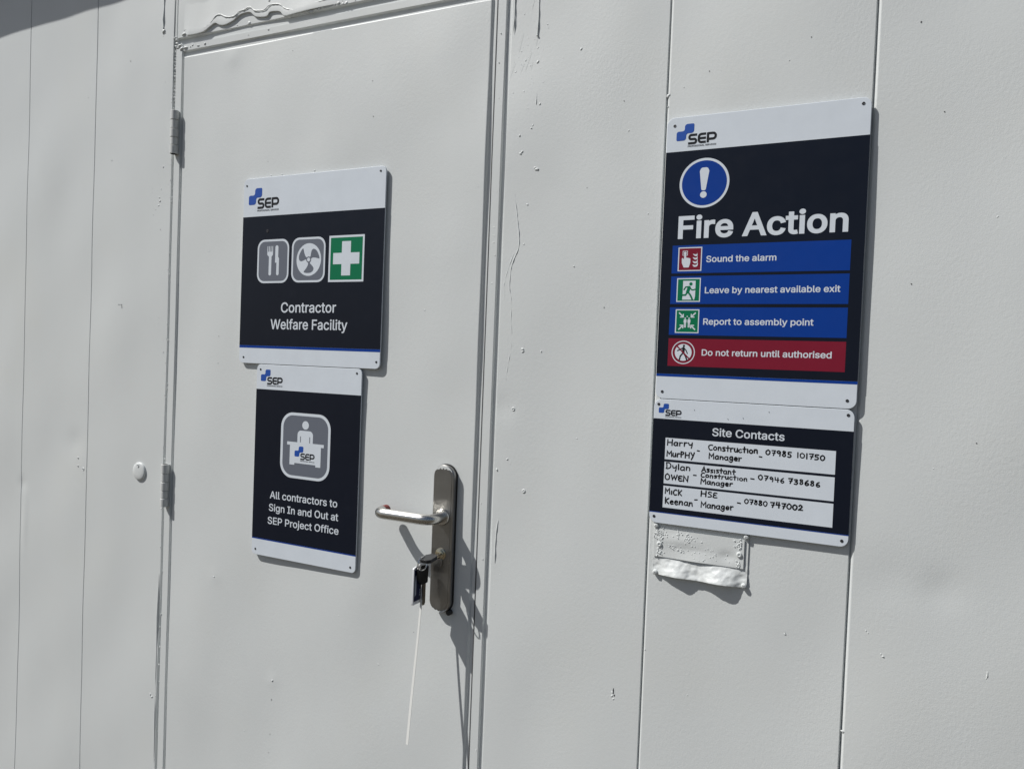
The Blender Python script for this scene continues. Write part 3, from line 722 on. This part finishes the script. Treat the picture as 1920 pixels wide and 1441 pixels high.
class Sign:
    """sign coordinates in millimetres on the wall (x right, z up); layer 0 is the board face"""
    def __init__(s, name, label, cat, x0, x1, z0, z1, r=11, rot=0.0, face=-.0074, thick=.0030):
        s.o = empty(name, ((x0 + x1) / 2000, face, (z0 + z1) / 2000)); tag(s.o, label, cat); s.cx, s.cz = (x0 + x1) / 2, (z0 + z1) / 2
        s.o.rotation_euler = (0, 0, 0); s.face = face; s.x0, s.x1, s.z0, s.z1 = x0, x1, z0, z1
        mb = MB()
        pts = rrect((x0 - s.cx) / 1000, (x1 - s.cx) / 1000, (z0 - s.cz) / 1000, (z1 - s.cz) / 1000, r / 1000, 8)
        mb.prism(pts, 0, thick, 0, .0005)
        w, h = (x1 - x0) / 2000 - .03, (z1 - z0) / 2000 - .03
        for sg in (-1, 1): mb.box(sg * w * .8 - .018, sg * w * .8 + .018, thick, -face - .0003, -h, h, 1)     # foam pads holding it off the wall
        mb.build('board', [SIGN_WHITE, RUBBER], s.o, 30)
    def P(s, x, z): return ((x - s.cx) / 1000, (z - s.cz) / 1000)
    def pts(s, L): return [s.P(*p) for p in L]
    def quad(s, name, x0, x1, z0, z1, m, layer=1, parent=None):
        mb = MB(); mb.poly(s.pts([(x0, z0), (x1, z0), (x1, z1), (x0, z1)]), -LAY * layer); return mb.build(name, m, parent or s.o, None)
    def screw(s, x, z, r=2.3):
        mb = MB(); px, pz = s.P(x, z); mb.lathe_y(px, pz, [(r / 1000, -.00005), (r / 1000, -.0005), (r * .7 / 1000, -.0008), (r * .3 / 1000, -.0004)], 14); mb.build('screw', SCREW, s.o, 40)
    def text(s, name, body, x0, x1, zb0, zb1, cap, m, layer, bold=.016, parent=None, build=True):
        V, F, D, capu = glyph_mesh(body, bold)
        a, b = V[:, 0].min(), V[:, 0].max(); t = (V[:, 0] - a) / (b - a)
        X = x0 + t * (x1 - x0); Zv = zb0 + t * (zb1 - zb0) + V[:, 1] / capu * cap
        vs = [((x - s.cx) / 1000, -LAY * layer - d, (z - s.cz) / 1000) for x, z, d in zip(X, Zv, D)]
        if not build: return vs, F
        mb = MB(); mb.add(vs, F); return mb.build(name, m, parent or s.o, None)
    def logo(s, mx, mz, k, layer=2, parent=None, name='logo', tagline=True):
        """mx,mz: lower-left of the mark (mm), k: scale against the largest logo"""
        T = lambda L: s.pts([(mx + x * k, mz + z * k) for x, z in L])
        mb = MB()
        mark = rpoly([(0, 0), (15.6, 0), (15.6, 11), (28, 11), (28, 26), (13, 26), (13, 14.9), (0, 14.9)], [2.2, 4.5, 3.5, 4.5, 2.2, 4.5, 3.5, 3.5])
        mb.poly(T(mark), -LAY * layer, 0)
        w = 3.6 * k / 1000; y = -LAY * (layer + .4); A = lambda L, r: rpoly_open(L, r)
        mb.stroke(T(A([(33.0, 7.7), (20.9, 7.7), (20.9, 1.2), (31.6, 1.2), (31.6, -5.3), (19.1, -5.3)], 3.0)), w, y, 1, cap='flat')
        mb.stroke(T(A([(47.2, 7.9), (36.0, 7.9), (36.0, -4.9), (47.2, -4.9)], 4.2)), w, y, 1, cap='flat')
        mb.stroke(T([(36.2, 1.4), (47.2, 1.4)]), w, y - 4e-6, 1, cap='flat')
        mb.stroke(T([(50.3, -6.3), (50.3, 9.3)]), w, y, 1, cap='flat')
        mb.stroke(T(A([(50.3, 7.9), (62.3, 7.9), (62.3, -.9), (50.3, -.9)], 4.0)), w, y - 4e-6, 1, cap='flat')
        if tagline:
            v, f = s.text('', 'PROFESSIONAL SERVICES', mx + 18.9 * k, mx + 63.8 * k, mz - 11.2 * k, mz - 11.2 * k, 2.6 * k, None, layer, .012, build=False); mb.add(v, f, 1)
        return mb.build(name, [LOGO_BLUE, INK], parent or s.o, None)
    def icon(s, name, mats, parent=None):
        return Icon(s, name, mats, parent or s.o)
def rpoly_open(L, r, seg=6):
    q = rpoly(L, [0] + [r] * (len(L) - 2) + [0], seg); return q
class Icon:
    def __init__(s, sign, name, mats, parent): s.s = sign; s.mb = MB(); s.name = name; s.mats = mats; s.parent = parent
    def fill(s, L, m, layer): s.mb.poly(s.s.pts(L), -LAY * layer, m)
    def line(s, L, w, m, layer, cap='round', closed=False): s.mb.stroke(s.s.pts(L), w / 1000, -LAY * layer, m, closed, cap)
    def done(s): return s.mb.build(s.name, s.mats, s.parent, None)

# --- welfare facility sign on the door
S = Sign('welfare_sign', 'navy and white sign with fork, fan and first aid icons reading Contractor Welfare Facility', 'sign', -590.5, -215.5, 1303.5, 1699.8)
S.quad('printed_field', -590.5, -215.5, 1342.2, 1618.0, NAVY); S.quad('stripe', -590.5, -215.5, 1336.7, 1342.0, SIGN_BLUE)
S.logo(-575.4, 1643.4, 1.345)
for x, z in ((-582.0, 1685.0), (-229.0, 1690.5), (-577.5, 1316.3), (-224.0, 1317.2)): S.screw(x, z)
S.screw(-519.0, 1585.5, 3.6)
MW = [SIGN_WHITE, SIGN_GREY, SIGN_GREEN]
I = S.icon('pictogram', MW)
I.fill(rrect(-545.2, -457.2, 1475.3, 1567.5, 19), 0, 2); I.fill(rrect(-541.0, -461.4, 1479.6, 1563.2, 15.5), 1, 3)
I.fill(rpoly([(-512.4, 1491.5), (-505.2, 1491.5), (-505.2, 1531), (-501.4, 1535), (-501.4, 1541.5), (-517.2, 1541.5), (-517.2, 1535), (-512.4, 1531)], [3, 3, 1, 2, 0, 0, 2, 1]), 0, 4)
for x in (-516.2, -511.7, -507.2, -502.5): I.fill([(x - 1.1, 1541), (x + 1.1, 1541), (x + .9, 1553.3), (x - .9, 1553.3)], 0, 4.2)
I.fill(rpoly([(-490.8, 1491.5), (-484.0, 1491.5), (-484.0, 1527), (-486.6, 1530), (-486.6, 1554.3), (-494.9, 1554.3), (-494.9, 1518), (-490.8, 1518)], [3, 3, 0, 0, 3.6, 3.6, 0, 0]), 0, 4)
I.done()
I = S.icon('pictogram', MW)
I.fill(rrect(-449.3, -360.2, 1475.6, 1568.3, 19), 0, 2); I.fill(rrect(-445.0, -364.5, 1479.9, 1564.0, 15.5), 1, 3)
fx, fz = -403.2, 1522.2
I.fill(circ(fx, fz, 32.6, 48, 33.6), 0, 4)
for a in (0, 120, 240):
    a = math.radians(a - 90); c, s_ = math.cos(a), math.sin(a)
    B_ = smooth([(3.4, -1.6), (10, -1.5), (17, -5.6), (22, -10.2), (25.4, -12.4), (27.2, -6), (27.0, 4.6), (23, 11.8), (17.5, 13.2), (12.5, 9.6), (8, 4.2), (4.6, 2.4)], 5, True)
    I.fill([(fx + x * c - y * s_, fz + x * s_ + y * c) for x, y in B_], 1, 5 + .1 * (a % 3))
I.fill(circ(fx, fz, 6.4, 24), 1, 5.8); I.fill(circ(fx, fz, 4.0, 20), 0, 6.3)
I.done()
I = S.icon('pictogram', MW)
I.fill(rrect(-350.9, -262.2, 1475.4, 1568.7, 0), 0, 2); I.fill(rrect(-346.6, -266.5, 1479.6, 1564.4, 0), 2, 3)
I.fill([(-317.8, 1488), (-295.4, 1488), (-295.4, 1511), (-273.6, 1511), (-273.6, 1533.6), (-295.4, 1533.6), (-295.4, 1556.6), (-317.8, 1556.6), (-317.8, 1533.6), (-339.5, 1533.6), (-339.5, 1511), (-317.8, 1511)], 0, 4)
I.done()
S.text('lettering', 'Contractor', -474.5, -328.0, 1413.0, 1413.3, 21.2, SIGN_WHITE, 2, .010)
S.text('lettering', 'Welfare Facility', -502.3, -298.0, 1377.8, 1378.2, 21.0, SIGN_WHITE, 2, .010)

# --- signing-in sign on the door
S = Sign('sign_in_notice', 'navy notice with a desk attendant icon asking all contractors to sign in and out', 'sign', -537.0, -257.8, 893.5, 1302.2, 10)
S.quad('printed_field', -537.0, -257.8, 930.2, 1249.6, NAVY); S.quad('stripe', -537.0, -257.8, 927.8, 930.1, SIGN_BLUE)
S.logo(-525.0, 1267.0, .955)
for x, z in ((-526.6, 1291.5), (-270.1, 1293.1), (-526.2, 905.4), (-270.6, 904.2)): S.screw(x, z)
I = S.icon('pictogram', [SIGN_WHITE, SIGN_GREY])
I.fill(rrect(-463.6, -331.4, 1068.2, 1205.0, 31, 10), 0, 2); I.fill(rrect(-457.4, -337.6, 1074.0, 1199.2, 25.5, 10), 1, 3)
I.fill(circ(-397.3, 1180.4, 8.8, 30), 0, 4)
I.fill(rpoly([(-418, 1141), (-376.8, 1141), (-376.8, 1168.8), (-418, 1168.8)], [0, 0, 9, 9]), 0, 4)
for x in (-409.7, -385.0): I.fill([(x - 1, 1144.2), (x + 1, 1144.2), (x + 1, 1156.8), (x - 1, 1156.8)], 1, 4.6)
I.fill([(-437.6, 1096.2), (-424.3, 1096.2), (-424.3, 1100.2), (-368.0, 1100.2), (-368.0, 1096.2), (-354.8, 1096.2), (-354.8, 1137.2), (-347.4, 1137.2), (-347.4, 1143.8), (-445.5, 1143.8), (-445.5, 1137.2), (-437.6, 1137.2)], 0, 5)
pic = I.done()
S.logo(-424.5, 1114.0, .84, 6, pic)
S.text('lettering', 'All contractors to', -489.3, -308.3, 1018.8, 1020.0, 15.6, SIGN_WHITE, 2, .010)
S.text('lettering', 'Sign In and Out at', -491.0, -304.8, 991.8, 993.0, 15.4, SIGN_WHITE, 2, .010)
S.text('lettering', 'SEP Project Office', -493.3, -302.8, 964.0, 965.4, 15.2, SIGN_WHITE, 2, .010)

# --- fire action sign
S = Sign('fire_action_sign', 'tall navy Fire Action sign with three blue rows and one red row', 'sign', 337.5, 637.3, 1277.4, 1730.0, 12)
S.quad('printed_field', 337.5, 637.3, 1318.0, 1675.2, NAVY); S.quad('stripe', 337.5, 637.3, 1313.6, 1317.8, SIGN_BLUE)
S.logo(353.5, 1692.2, 1.0)
for x, z in ((350.0, 1716.9), (626.2, 1721.0), (348.5, 1288.8), (624.6, 1289.3)): S.screw(x, z)
I = S.icon('pictogram', [SIGN_WHITE, SIGN_BLUE])
I.fill(circ(401.2, 1622.4, 39.2, 56), 0, 2); I.fill(circ(401.2, 1622.4, 35.4, 56), 1, 3)
I.fill(rpoly([(397.4, 1610.6), (404.0, 1610.6), (408.6, 1641), (406.2, 1646.6), (396.0, 1646.6), (393.6, 1641)], [2.6, 2.6, 3, 4, 4, 3]), 0, 4); I.fill(circ(400.8, 1603.9, 5.2, 24), 0, 4)
I.done()
S.text('heading', 'Fire Action', 363.0, 614.2, 1535.0, 1536.4, 36.4, SIGN_WHITE, 2, .021)
rows = [('Sound the alarm', 1479.9, 1524.6, 410.0, 516.0, 1496.8, 1496.8), ('Leave by nearest available exit', 1430.8, 1475.3, 410.1, 607.9, 1447.6, 1448.4), ('Report to assembly point', 1381.0, 1425.4, 409.7, 573.3, 1398.0, 1398.6), ('Do not return until authorised', 1330.9, 1375.4, 409.6, 600.5, 1349.0, 1350.5)]
for k, (txt, z0, z1, tx0, tx1, b0, b1) in enumerate(rows):
    row = S.quad('action_row', 355.3, 619.3, z0, z1, SIGN_RED if k == 3 else SIGN_BLUE, 2)
    if k == 3: row['label'] = 'red row with a no walking symbol'
    S.text('lettering', txt, tx0, tx1, b0, b1, 10.0, SIGN_WHITE, 3, .014, row)
    I = S.icon('pictogram', [SIGN_WHITE, SIGN_RED, SIGN_GREEN, INK], row)
    cx, cz = 380.0, (z0 + z1) / 2 + .1
    if k < 3:
        cx = 384.0; I.fill(rrect(cx - 19, cx + 19, cz - 19, cz + 19, 0), 0, 3); I.fill(rrect(cx - 17.3, cx + 17.3, cz - 17.3, cz + 17.3, 0), 1 if k == 0 else 2, 4)
    q = lambda L: [(cx + x, cz + y) for x, y in L]
    if k == 0:
        I.line(q([(-11.4, 6.2), (-4.2, 6.2), (-4.2, 13.0), (-11.4, 13.0)]), .9, 0, 5, closed=True); I.fill(q(circ(0, 0, 2.2, 18)) and [(cx - 7.8 + 2.3 * math.cos(a), cz + 9.6 + 2.3 * math.sin(a)) for a in np.linspace(0, 6.28, 19)[:-1]], 0, 5)
        I.fill(q(rpoly([(-9.4, -13.2), (-1.2, -13.2), (.9, -6), (.9, 1.2), (-1.6, 1.6), (-2.2, 2.0), (-4.4, 2.2), (-6.0, 2.6), (-6.4, 8.8), (-9.2, 8.8), (-9.4, -1.0), (-11.0, 2.0), (-13.0, 1.6), (-12.6, -6)], [1.4, 1.4, 1, 1, .4, .4, .5, .4, 1, 1, .6, .8, .8, 2])), 0, 5.3)
        for j, (dz, sc_) in enumerate(((-10.5, 1.0), (-5.0, 1.05), (1.0, 1.0), (6.5, .8))):
            I.fill(q(smooth([(4.6, dz + 1.8), (7.0 + j * .4, dz - 1.8), (11.8, dz - 1.2), (13.2 - j * .5, dz + 2.2), (12.6 - j * .8, dz + 5.2), (11.4, dz + 2.0), (8.6, dz + .8)], 4, True)), 0, 5 + .1 * j)
    if k == 1:
        I.fill(q([(-9.5, -15.5), (9.8, -15.5), (11, -10), (11, 14.6), (-9, 14.6), (-9, -7)]), 0, 5)
        I.fill(q(circ(3.6, 9.6, 2.7, 18)), 2, 6)
        I.line(q([(1.0, 4.0), (-1.2, -3.2)]), 5.2, 2, 6); I.line(q(smooth([(1.4, 5.0), (5.6, .2), (10.6, 1.0)], 4)), 2.0, 2, 6.2)
        I.line(q([(.4, 5.2), (-4.6, 4.8), (-7.2, .6)]), 2.0, 2, 6.4); I.line(q([(-.6, -3.2), (3.4, -8.2), (6.4, -14.2)]), 2.8, 2, 6.1)
        I.line(q([(-1.8, -3.4), (-4.4, -8.0), (-12.2, -8.2)]), 2.6, 2, 6.3)
    if k == 2:
        for sx in (-1, 1):
            for sz in (-1, 1):
                e = lambda L: q([(sx * x, sz * y) for x, y in L])
                I.line(e([(13.4, 13.6), (7.6, 8.0)]), 2.0, 0, 5, cap='flat'); I.line(e([(6.4, 11.6), (6.4, 6.6), (11.6, 6.6)]), 1.7, 0, 5.2, cap='flat')
        for x in (-3.1, 3.1):
            I.fill(q([(x + 1.2 * math.cos(a), 4.6 + 1.2 * math.sin(a)) for a in np.linspace(0, 6.28, 15)[:-1]]), 0, 5)
            I.fill(q(rrect(x - 2.3, x + 2.3, -2.8, 3.0, 1.2, 3)), 0, 5.2); I.line(q([(x - .85, -2.4), (x - .85, -9.6)]), 1.4, 0, 5.3); I.line(q([(x + .85, -2.4), (x + .85, -9.6)]), 1.4, 0, 5.3)
        I.fill(q([(-1.0, 6.8), (1.0, 6.8), (1.2, 7.8), (0, 8.6), (-1.2, 7.8)]), 0, 5.4)
    if k == 3:
        I.line(q(circ(0, 0, 18.0, 48)), 1.5, 0, 3, closed=True); I.fill(q(circ(0, 0, 13.6, 40)), 0, 3)
        I.fill(q(circ(.8, 10.6, 1.8, 16)), 3, 4); I.line(q([(0.4, 7.0), (0.2, -.6)]), 4.0, 3, 4.1); I.line(q([(.6, 7.8), (4.6, 3.2), (6.8, -1.6)]), 1.7, 3, 4.2)
        I.line(q([(0, 7.8), (-5.6, 4.2), (-9.4, 2.6)]), 1.7, 3, 4.3); I.line(q([(-.4, -1), (-4.4, -6.0), (-5.6, -11.6)]), 2.2, 3, 4.4); I.line(q([(.8, -1), (4.2, -6.4), (6.0, -11.6)]), 2.2, 3, 4.5)
        I.line(q([(-10.0, 9.6), (9.8, -9.8)]), 2.2, 1, 5, cap='flat')
    I.done()

# --- site contacts board with marker-pen writing
S = Sign('site_contacts_board', 'wide navy and white site contacts board with three handwritten name boxes', 'board', 336.2, 635.8, 1074.0, 1276.4, 12)
S.quad('printed_field', 336.2, 635.8, 1092.6, 1244.7, NAVY); S.quad('stripe', 336.2, 635.8, 1091.2, 1092.5, SIGN_BLUE)
S.logo(344.3, 1254.2, .585)
for x, z in ((343.8, 1268.1), (627.1, 1268.2), (344.1, 1084.6), (626.8, 1082.9)): S.screw(x, z)
for x, z in ((402, 1262), (455, 1251), (516, 1266), (478, 1254)):
    S.screw(x, z, .5)
S.text('heading', 'Site Contacts', 431.9, 540.4, 1222.7, 1223.2, 12.6, SIGN_WHITE, 2, .013)
# stroke alphabet: (advance width, [strokes]); strokes starting with 'S' are smoothed
G = {
 'H': (.62, ['', [(.05, 1), (.03, 0)], [(.05, .5), (.52, .52)], [(.55, 1.02), (.53, 0)]]),
 'a': (.50, ['S', [(.40, .58), (.2, .64), (.04, .42), (.05, .12), (.2, 0), (.36, .16), (.42, .58)], [(.42, .60), (.41, .2), (.46, 0)]]),
 'r': (.40, ['S', [(.06, .62), (.07, .3), (.06, 0)], [(.07, .38), (.18, .60), (.36, .60)]]),
 'y': (.48, ['S', [(.04, .64), (.08, .28), (.22, .22), (.38, .40)], [(.42, .66), (.40, .1), (.34, -.32)]]),
 'M': (.72, ['', [(.04, 0), (.08, 1), (.34, .42), (.60, .98), (.66, 0)]]),
 'u': (.48, ['S', [(.05, .62), (.06, .16), (.2, .0), (.36, .18), (.41, .62)], [(.41, .62), (.43, 0)]]),
 'P': (.50, ['S', [(.06, .92), (.06, .5), (.05, 0)], [(.06, .9), (.30, .9), (.40, .70), (.28, .48), (.06, .46)]]),
 'Y': (.52, ['', [(.03, 1), (.24, .52)], [(.50, 1.0), (.32, .3), (.14, -.22)]]),
 'C': (.55, ['S', [(.50, .92), (.30, 1.0), (.08, .74), (.06, .30), (.24, .02), (.48, .10)]]),
 'o': (.48, ['S', [(.24, .62), (.06, .48), (.05, .16), (.22, 0), (.40, .14), (.41, .46), (.24, .62)]]),
 'n': (.50, ['S', [(.06, .62), (.07, .3), (.06, 0)], [(.07, .36), (.2, .60), (.36, .54), (.40, .3), (.41, 0)]]),
 's': (.40, ['S', [(.34, .60), (.12, .62), (.08, .42), (.30, .30), (.32, .08), (.08, .01)]]),
 't': (.42, ['', [(.2, 1.0), (.2, .04)], [(.02, .62), (.40, .64)]]),
 'c': (.42, ['S', [(.36, .56), (.18, .63), (.05, .40), (.07, .10), (.22, 0), (.38, .10)]]),
 'i': (.20, ['', [(.09, .62), (.10, 0)]]),
 'g': (.50, ['S', [(.38, .56), (.18, .62), (.05, .38), (.14, .06), (.34, .18), (.40, .56)], [(.41, .60), (.40, -.1), (.24, -.36), (.04, -.24)]]),
 'e': (.46, ['S', [(.06, .32), (.38, .36), (.32, .60), (.12, .58), (.04, .28), (.16, .02), (.38, .08)]]),
 'D': (.60, ['S', [(.07, 1.0), (.06, .5), (.06, .02)], [(.02, 1.0), (.32, .98), (.54, .66), (.46, .22), (.20, .02), (.02, .02)]]),
 'l': (.18, ['', [(.08, 1.0), (.09, 0)]]),
 'O': (.62, ['S', [(.30, 1.0), (.08, .78), (.06, .30), (.26, .02), (.50, .22), (.54, .70), (.30, 1.0)]]),
 'W': (.70, ['', [(.04, .86), (.16, .06), (.34, .66), (.50, .06), (.66, .88)]]),
 'E': (.46, ['S', [(.42, .86), (.14, .86), (.06, .62), (.16, .48), (.30, .46), (.10, .42), (.05, .16), (.18, .02), (.44, .06)]]),
 'N': (.58, ['', [(.05, 0), (.07, .9), (.48, .04), (.52, .92)]]),
 'A': (.60, ['', [(.03, 0), (.30, 1.0), (.54, 0)], [(.12, .36), (.46, .38)]]),
 'K': (.52, ['', [(.06, 1.0), (.06, 0)], [(.48, .94), (.10, .46), (.48, 0)]]),
 'S': (.48, ['S', [(.42, .94), (.16, 1.0), (.08, .72), (.36, .48), (.40, .14), (.06, .03)]]),
 '0': (.56, ['S', [(.28, .96), (.07, .74), (.06, .28), (.26, .02), (.46, .24), (.48, .72), (.28, .96)]]),
 '1': (.24, ['', [(.11, 1.0), (.12, 0)]]),
 '2': (.54, ['S', [(.08, .80), (.26, .98), (.42, .76), (.28, .38), (.06, .05)], [(.06, .05), (.28, .05), (.50, .03)]]),
 '3': (.48, ['S', [(.08, .92), (.32, .98), (.38, .72), (.18, .54), (.40, .36), (.34, .06), (.06, .06)]]),
 '4': (.56, ['', [(.10, 1.0), (.06, .48), (.50, .50)], [(.38, .98), (.38, 0)]]),
 '5': (.50, ['S', [(.44, .96), (.28, .96), (.12, .94)], [(.12, .94), (.10, .56), (.32, .58), (.42, .30), (.30, .04), (.06, .06)]]),
 '6': (.50, ['S', [(.36, .98), (.14, .66), (.07, .26), (.22, .02), (.42, .20), (.32, .46), (.10, .34)]]),
 '7': (.52, ['', [(.05, .94), (.46, .96), (.24, 0)], [(.16, .48), (.44, .50)]]),
 '8': (.50, ['S', [(.36, .86), (.18, .96), (.10, .76), (.34, .46), (.38, .16), (.22, .02), (.08, .18), (.18, .46), (.36, .70), (.36, .86)]]),
 '9': (.52, ['S', [(.40, .72), (.24, .96), (.07, .74), (.18, .50), (.40, .66)], [(.41, .82), (.41, .4), (.38, 0)]]),
 ' ': (.34, ['']),
}
def write(mb, word, x0, x1, z0, z1, cap, w=2.15):
    w = min(w, cap * .27)
    adv = [G[c][0] for c in word]; tot = sum(adv) + .1 * (len(word) - 1); k = (x1 - x0) / tot; x = 0; n = 0
    for c, a in zip(word, adv):
        mode = G[c][1][0]; jz = rnd.uniform(-.05, .05); js = rnd.uniform(.94, 1.06)
        for st in G[c][1][1:]:
            L = [(x0 + (x + px + (rnd.gauss(0, .014) if len(st) > 2 else 0)) * k, z0 + (z1 - z0) * (x + px) / tot + (pz * js + jz + (rnd.gauss(0, .018) if len(st) > 2 else 0)) * cap) for px, pz in st]
            L = smooth(L, 5) if mode == 'S' else L
            mb.stroke(S.pts(L), w * rnd.uniform(.86, 1.1) / 1000, -LAY * 3 - 4e-6 * n, 0); n += 1
        x += a + .1
boxes = [(1179.3, 1214.3, [('Harry', 360.9, 402, 1202.1, 1203.0, 9.0), ('MurPHY', 360.6, 405.6, 1184.5, 1184.8, 8.6), ('Construction', 427.1, 502.4, 1200.4, 1200.8, 8.6), ('Manager', 428.1, 479, 1186.2, 1187.2, 8.3), ('07985', 514.0, 551.6, 1200.6, 1199.2, 7.8), ('101750', 559, 598.7, 1200, 1199, 7.6)], [(409.9, 1197.4, 413, 1197.1), (505, 1196.4, 508.6, 1196)]),
         (1139.8, 1175.4, [('Dylan', 360.5, 400.3, 1164.1, 1164.3, 8.9), ('OWEN', 359.0, 397.7, 1146.4, 1146.8, 9.4), ('Assistant', 418, 470.4, 1164.6, 1165, 7.6), ('Construction', 417.2, 489, 1156.2, 1156.8, 6.9), ('Manager', 417.4, 467.2, 1145.2, 1146.2, 7.6), ('07946', 505, 543.4, 1161, 1159.7, 7.2), ('738686', 548.4, 593.9, 1159.8, 1159.1, 7.4)], [(405.6, 1157.8, 409.6, 1157.8), (493.9, 1161.3, 498.7, 1161.0)]),
         (1100.7, 1136.2, [('MiCK', 360.4, 388.4, 1123.3, 1122.9, 8.9), ('Keenan', 361.2, 406.8, 1107.4, 1108.1, 9.6), ('HSE', 418.6, 444.2, 1125.2, 1125.9, 8.5), ('Manager', 419.2, 469.7, 1108.2, 1109.2, 8.8), ('07880', 486, 520.3, 1122, 1121.1, 7.3), ('747002', 524.5, 571.5, 1120.8, 1120.7, 8.2)], [(409.2, 1118.6, 413.1, 1119.1), (475.6, 1121.7, 480.2, 1121.2)])]
for z0, z1, words, dashes in boxes:
    bx = S.quad('name_box', 357.7, 613.1, z0, z1, SIGN_WHITE, 2)
    mb = MB()
    for wd, x0, x1, b0, b1, cap in words: write(mb, wd, x0, x1, b0, b1, cap)
    for x0, a, x1, b in dashes: mb.stroke(S.pts([(x0, a), (x1, b)]), .0021, -LAY * 3, 0)
    mb.build('handwriting', MARKER, bx, None)
